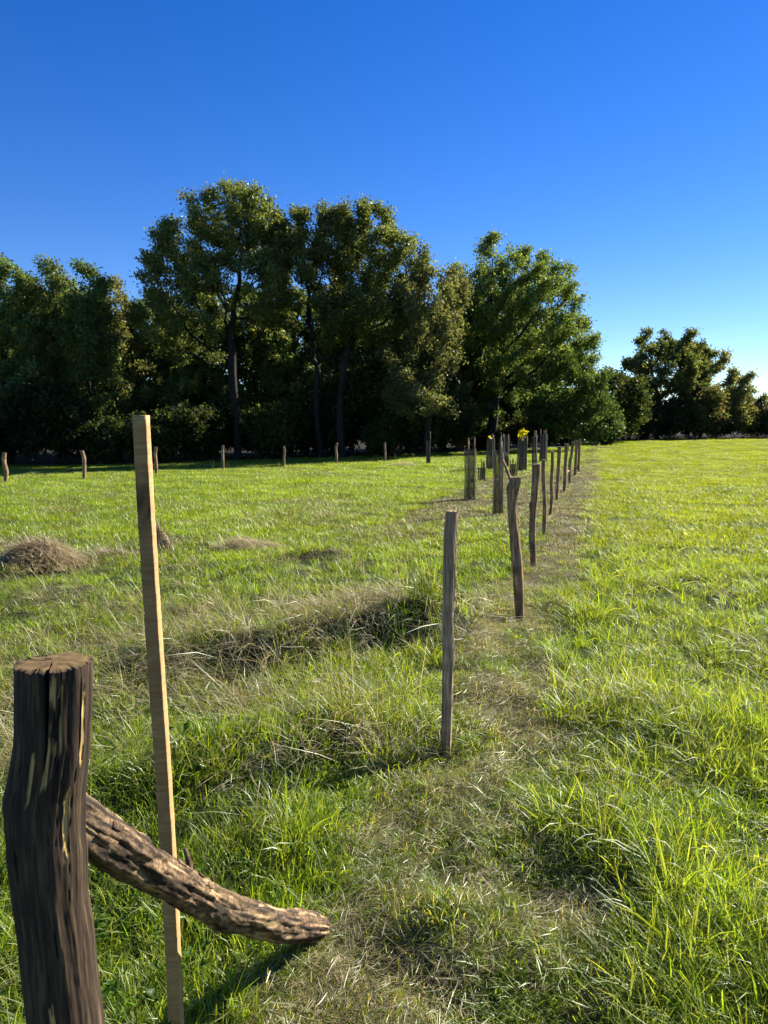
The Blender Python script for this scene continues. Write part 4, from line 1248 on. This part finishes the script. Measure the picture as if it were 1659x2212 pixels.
tree('thin_tree', 195, 49, [(195, 650, 40, 75), (180, 575, 28, 28), (215, 620, 38, 40), (200, 740, 60, 70), (190, 830, 80, 80)], 850, .15, 900, 24000, .12, HAZ + WOODL, 109, 'pale green slender tree left of the largest oak', group=G_T)
tree('thin_tree', 262, 53, [(255, 650, 35, 70), (250, 600, 25, 25), (275, 720, 45, 70), (260, 820, 70, 80)], 850, .14, 600, 9000, .15, OAK_B, 110, 'sparse brownish thin tree tucked against the largest oak', group=G_T)
tree('hedge_tree', 1420, 85, [(1420, 790, 75, 55), (1425, 735, 45, 32), (1380, 780, 42, 42), (1475, 750, 42, 42), (1440, 850, 90, 50), (1360, 810, 35, 40), (1430, 800, 90, 60)], 880, .26, 1700, 27000, .18, OAK, 111, 'dense round-topped tree in the far right hedge', group='trees of the far hedge', dkill=1.0)
tree('hedge_tree', 1512, 86, [(1520, 800, 60, 50), (1490, 770, 40, 35), (1560, 810, 42, 38), (1600, 825, 26, 24), (1590, 850, 40, 28), (1530, 840, 70, 45)], 890, .2, 1200, 17000, .18, OAK_B, 112, 'thinner olive tree stretching to the right in the far hedge', group='trees of the far hedge', dkill=1.0)
tree('far_bare_tree', 1645, 150, [(1645, 868, 22, 20), (1650, 850, 12, 10)], 885, .2, 300, 500, .2, OAK_B, 113, 'distant almost bare tree above the hedge at right frame edge', dkill=1.2, step=.6)

# shrubs, built once each and copied
def bush(name, px, D_, w, h, nleaf, leaf, tints, seed, lab, group, cat='bush', nattr=420, sigma=.26):
    b = on_ground(px, D_)
    r2 = random.Random(seed)
    L_ = [(0, 0, h * .5, w * .42, w * .4, h * .42)]
    for k in range(5):
        a = k * 1.25 + r2.random()
        L_.append((math.cos(a) * w * .28, math.sin(a) * w * .26, h * r2.uniform(.3, .72), w * .24, w * .24, h * .26))
    wd, c = tree_meshes(L_, h * .18, .09, nattr, nleaf, leaf, tints, seed, step=.3, dkill=.5, sigma=sigma)
    o = empty(name, b - Vector((0, 0, .05)))
    link('stem', wd, o); link('foliage', c, o)
    tag(o, lab, cat, group)
    return o
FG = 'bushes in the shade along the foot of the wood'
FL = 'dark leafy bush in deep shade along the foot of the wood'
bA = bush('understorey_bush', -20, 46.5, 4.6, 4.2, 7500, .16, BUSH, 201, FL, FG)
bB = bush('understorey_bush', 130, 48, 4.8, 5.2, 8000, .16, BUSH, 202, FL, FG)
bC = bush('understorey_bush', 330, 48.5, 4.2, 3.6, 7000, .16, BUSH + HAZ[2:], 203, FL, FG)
bl = [bA, bB, bC]
spots = [(-150, 46), (60, 47.5), (225, 48.5), (420, 49.5), (520, 52.5), (595, 51), (665, 53), (760, 52.5), (835, 51.5), (900, 51.5), (985, 53), (1040, 58.5), (1130, 59), (1180, 56), (-90, 62), (10, 63), (100, 63), (190, 63), (285, 63), (370, 64), (470, 63), (560, 64), (650, 64), (740, 64), (830, 65), (915, 65), (1000, 67), (1080, 68), (1160, 68), (1230, 67), (1070, 61), (1100, 62.5), (1045, 62)]
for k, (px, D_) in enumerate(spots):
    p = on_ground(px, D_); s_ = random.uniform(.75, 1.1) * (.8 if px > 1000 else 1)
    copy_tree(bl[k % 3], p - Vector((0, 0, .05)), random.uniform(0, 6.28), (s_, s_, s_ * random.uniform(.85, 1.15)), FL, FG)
# deeper trees of the wood: copies of the slender kinds
dB = tree('wood_tree', 60, 58, [(60, 720, 75, 90), (50, 650, 45, 45), (90, 800, 80, 80), (30, 860, 80, 70)], 880, .2, 900, 15000, .19, WOODL, 301, 'shadowy tree in the second rank behind the wood edge', group='second-rank trees in the depth of the wood')
for k, (px, D_) in enumerate([(-130, 57), (-40, 60), (170, 59), (290, 58), (370, 61), (450, 57), (560, 60), (630, 58), (720, 61), (800, 58), (880, 60), (960, 62), (1040, 66), (1130, 66), (420, 66), (600, 67), (760, 67), (180, 67), (20, 67), (900, 69), (1200, 70), (1085, 63), (1010, 60)]):
    p = on_ground(px, D_); s_ = random.uniform(.88, 1.08)
    copy_tree(dB, p - Vector((0, 0, .1)), random.uniform(0, 6.28), (s_ * 1.1, s_ * 1.1, s_), 'shadowy tree in the second rank behind the wood edge', 'second-rank trees in the depth of the wood')
hB = bush('hawthorn_bush', 1400, 82, 6.0, 6.6, 7000, .19, THORN + BUSH, 204, 'reddish-brown hawthorn below the round-topped hedge tree', 'bushes of the far hedge', nattr=700, sigma=.3)
hC = bush('hedge_bush', 1515, 82, 5.5, 6.0, 7500, .19, THORN + OAK, 205, 'twiggy grey-brown bush right of the reddish hawthorn', 'bushes of the far hedge', nattr=700, sigma=.3)
for px, D_, s_, src, lab in ((1325, 72, 1.3, bB, 'mid-green bush linking the wood corner to the far hedge'), (1345, 80, 1.15, bA, 'dark low bush at the left end of the far hedge'), (1455, 82, .8, bB, 'dark bush between the hawthorn and the twiggy hedge bush'),
                        (1585, 84, .85, hC, 'olive hedge bush below the tree stretching right'), (1640, 86, .8, hB, 'rounded hedge bush at the right frame edge'), (1695, 86, .9, hC, 'last hedge bush, cut off by the right frame edge'),
                        (1760, 87, .8, hB, 'hedge bush farther beyond the right frame edge'), (1300, 66, .8, bC, 'dark bush in the corner between wood and far hedge'), (1488, 83, .8, bA, 'low dark bush right below the twiggy hedge bush'),
                        (1548, 84, .75, bC, 'low dark bush left of the olive hedge bush'), (1385, 84, 1.0, bB, 'tall dark bush behind the reddish hawthorn'), (1615, 88, .8, bA, 'dark bush behind the rounded hedge bush')):
    copy_tree(src, on_ground(px, D_) - Vector((0, 0, .05)), random.uniform(0, 6.28), (s_, s_, s_), lab, 'bushes of the far hedge', 'bush')

# cut brush lying along the foot of the far hedge
parts = []
for k in range(900):
    px = rng.uniform(1270, 1800); D_ = rng.uniform(77.5, 80)
    p = on_ground(px, D_); L_ = rng.uniform(.3, 1.3); a = rng.random() * 6.28; e_ = rng.uniform(0, .6)
    q = np.array(p) + [0, 0, rng.random() * .3]
    V, F, T = tube([q, q + L_ * np.array([math.cos(a) * math.cos(e_), math.sin(a) * math.cos(e_), math.sin(e_)])], [.02, .01], 3, k, 0, False)
    parts.append((V, F, np.tile(np.array([.05, .03, .018]) * rng.uniform(.5, 1.4), (len(V), 1))))
v, f, c = join(parts)
tag(link('cut_brush', np_mesh('cut_brush', v, f, M_straw, c)), 'reddish-brown cut brush lying along the foot of the far hedge', 'brush', kind='stuff')
print('tris', sum(sum(len(p.vertices) - 2 for p in m.polygons) for m in {o.data for o in scene.objects if o.type == 'MESH'}))
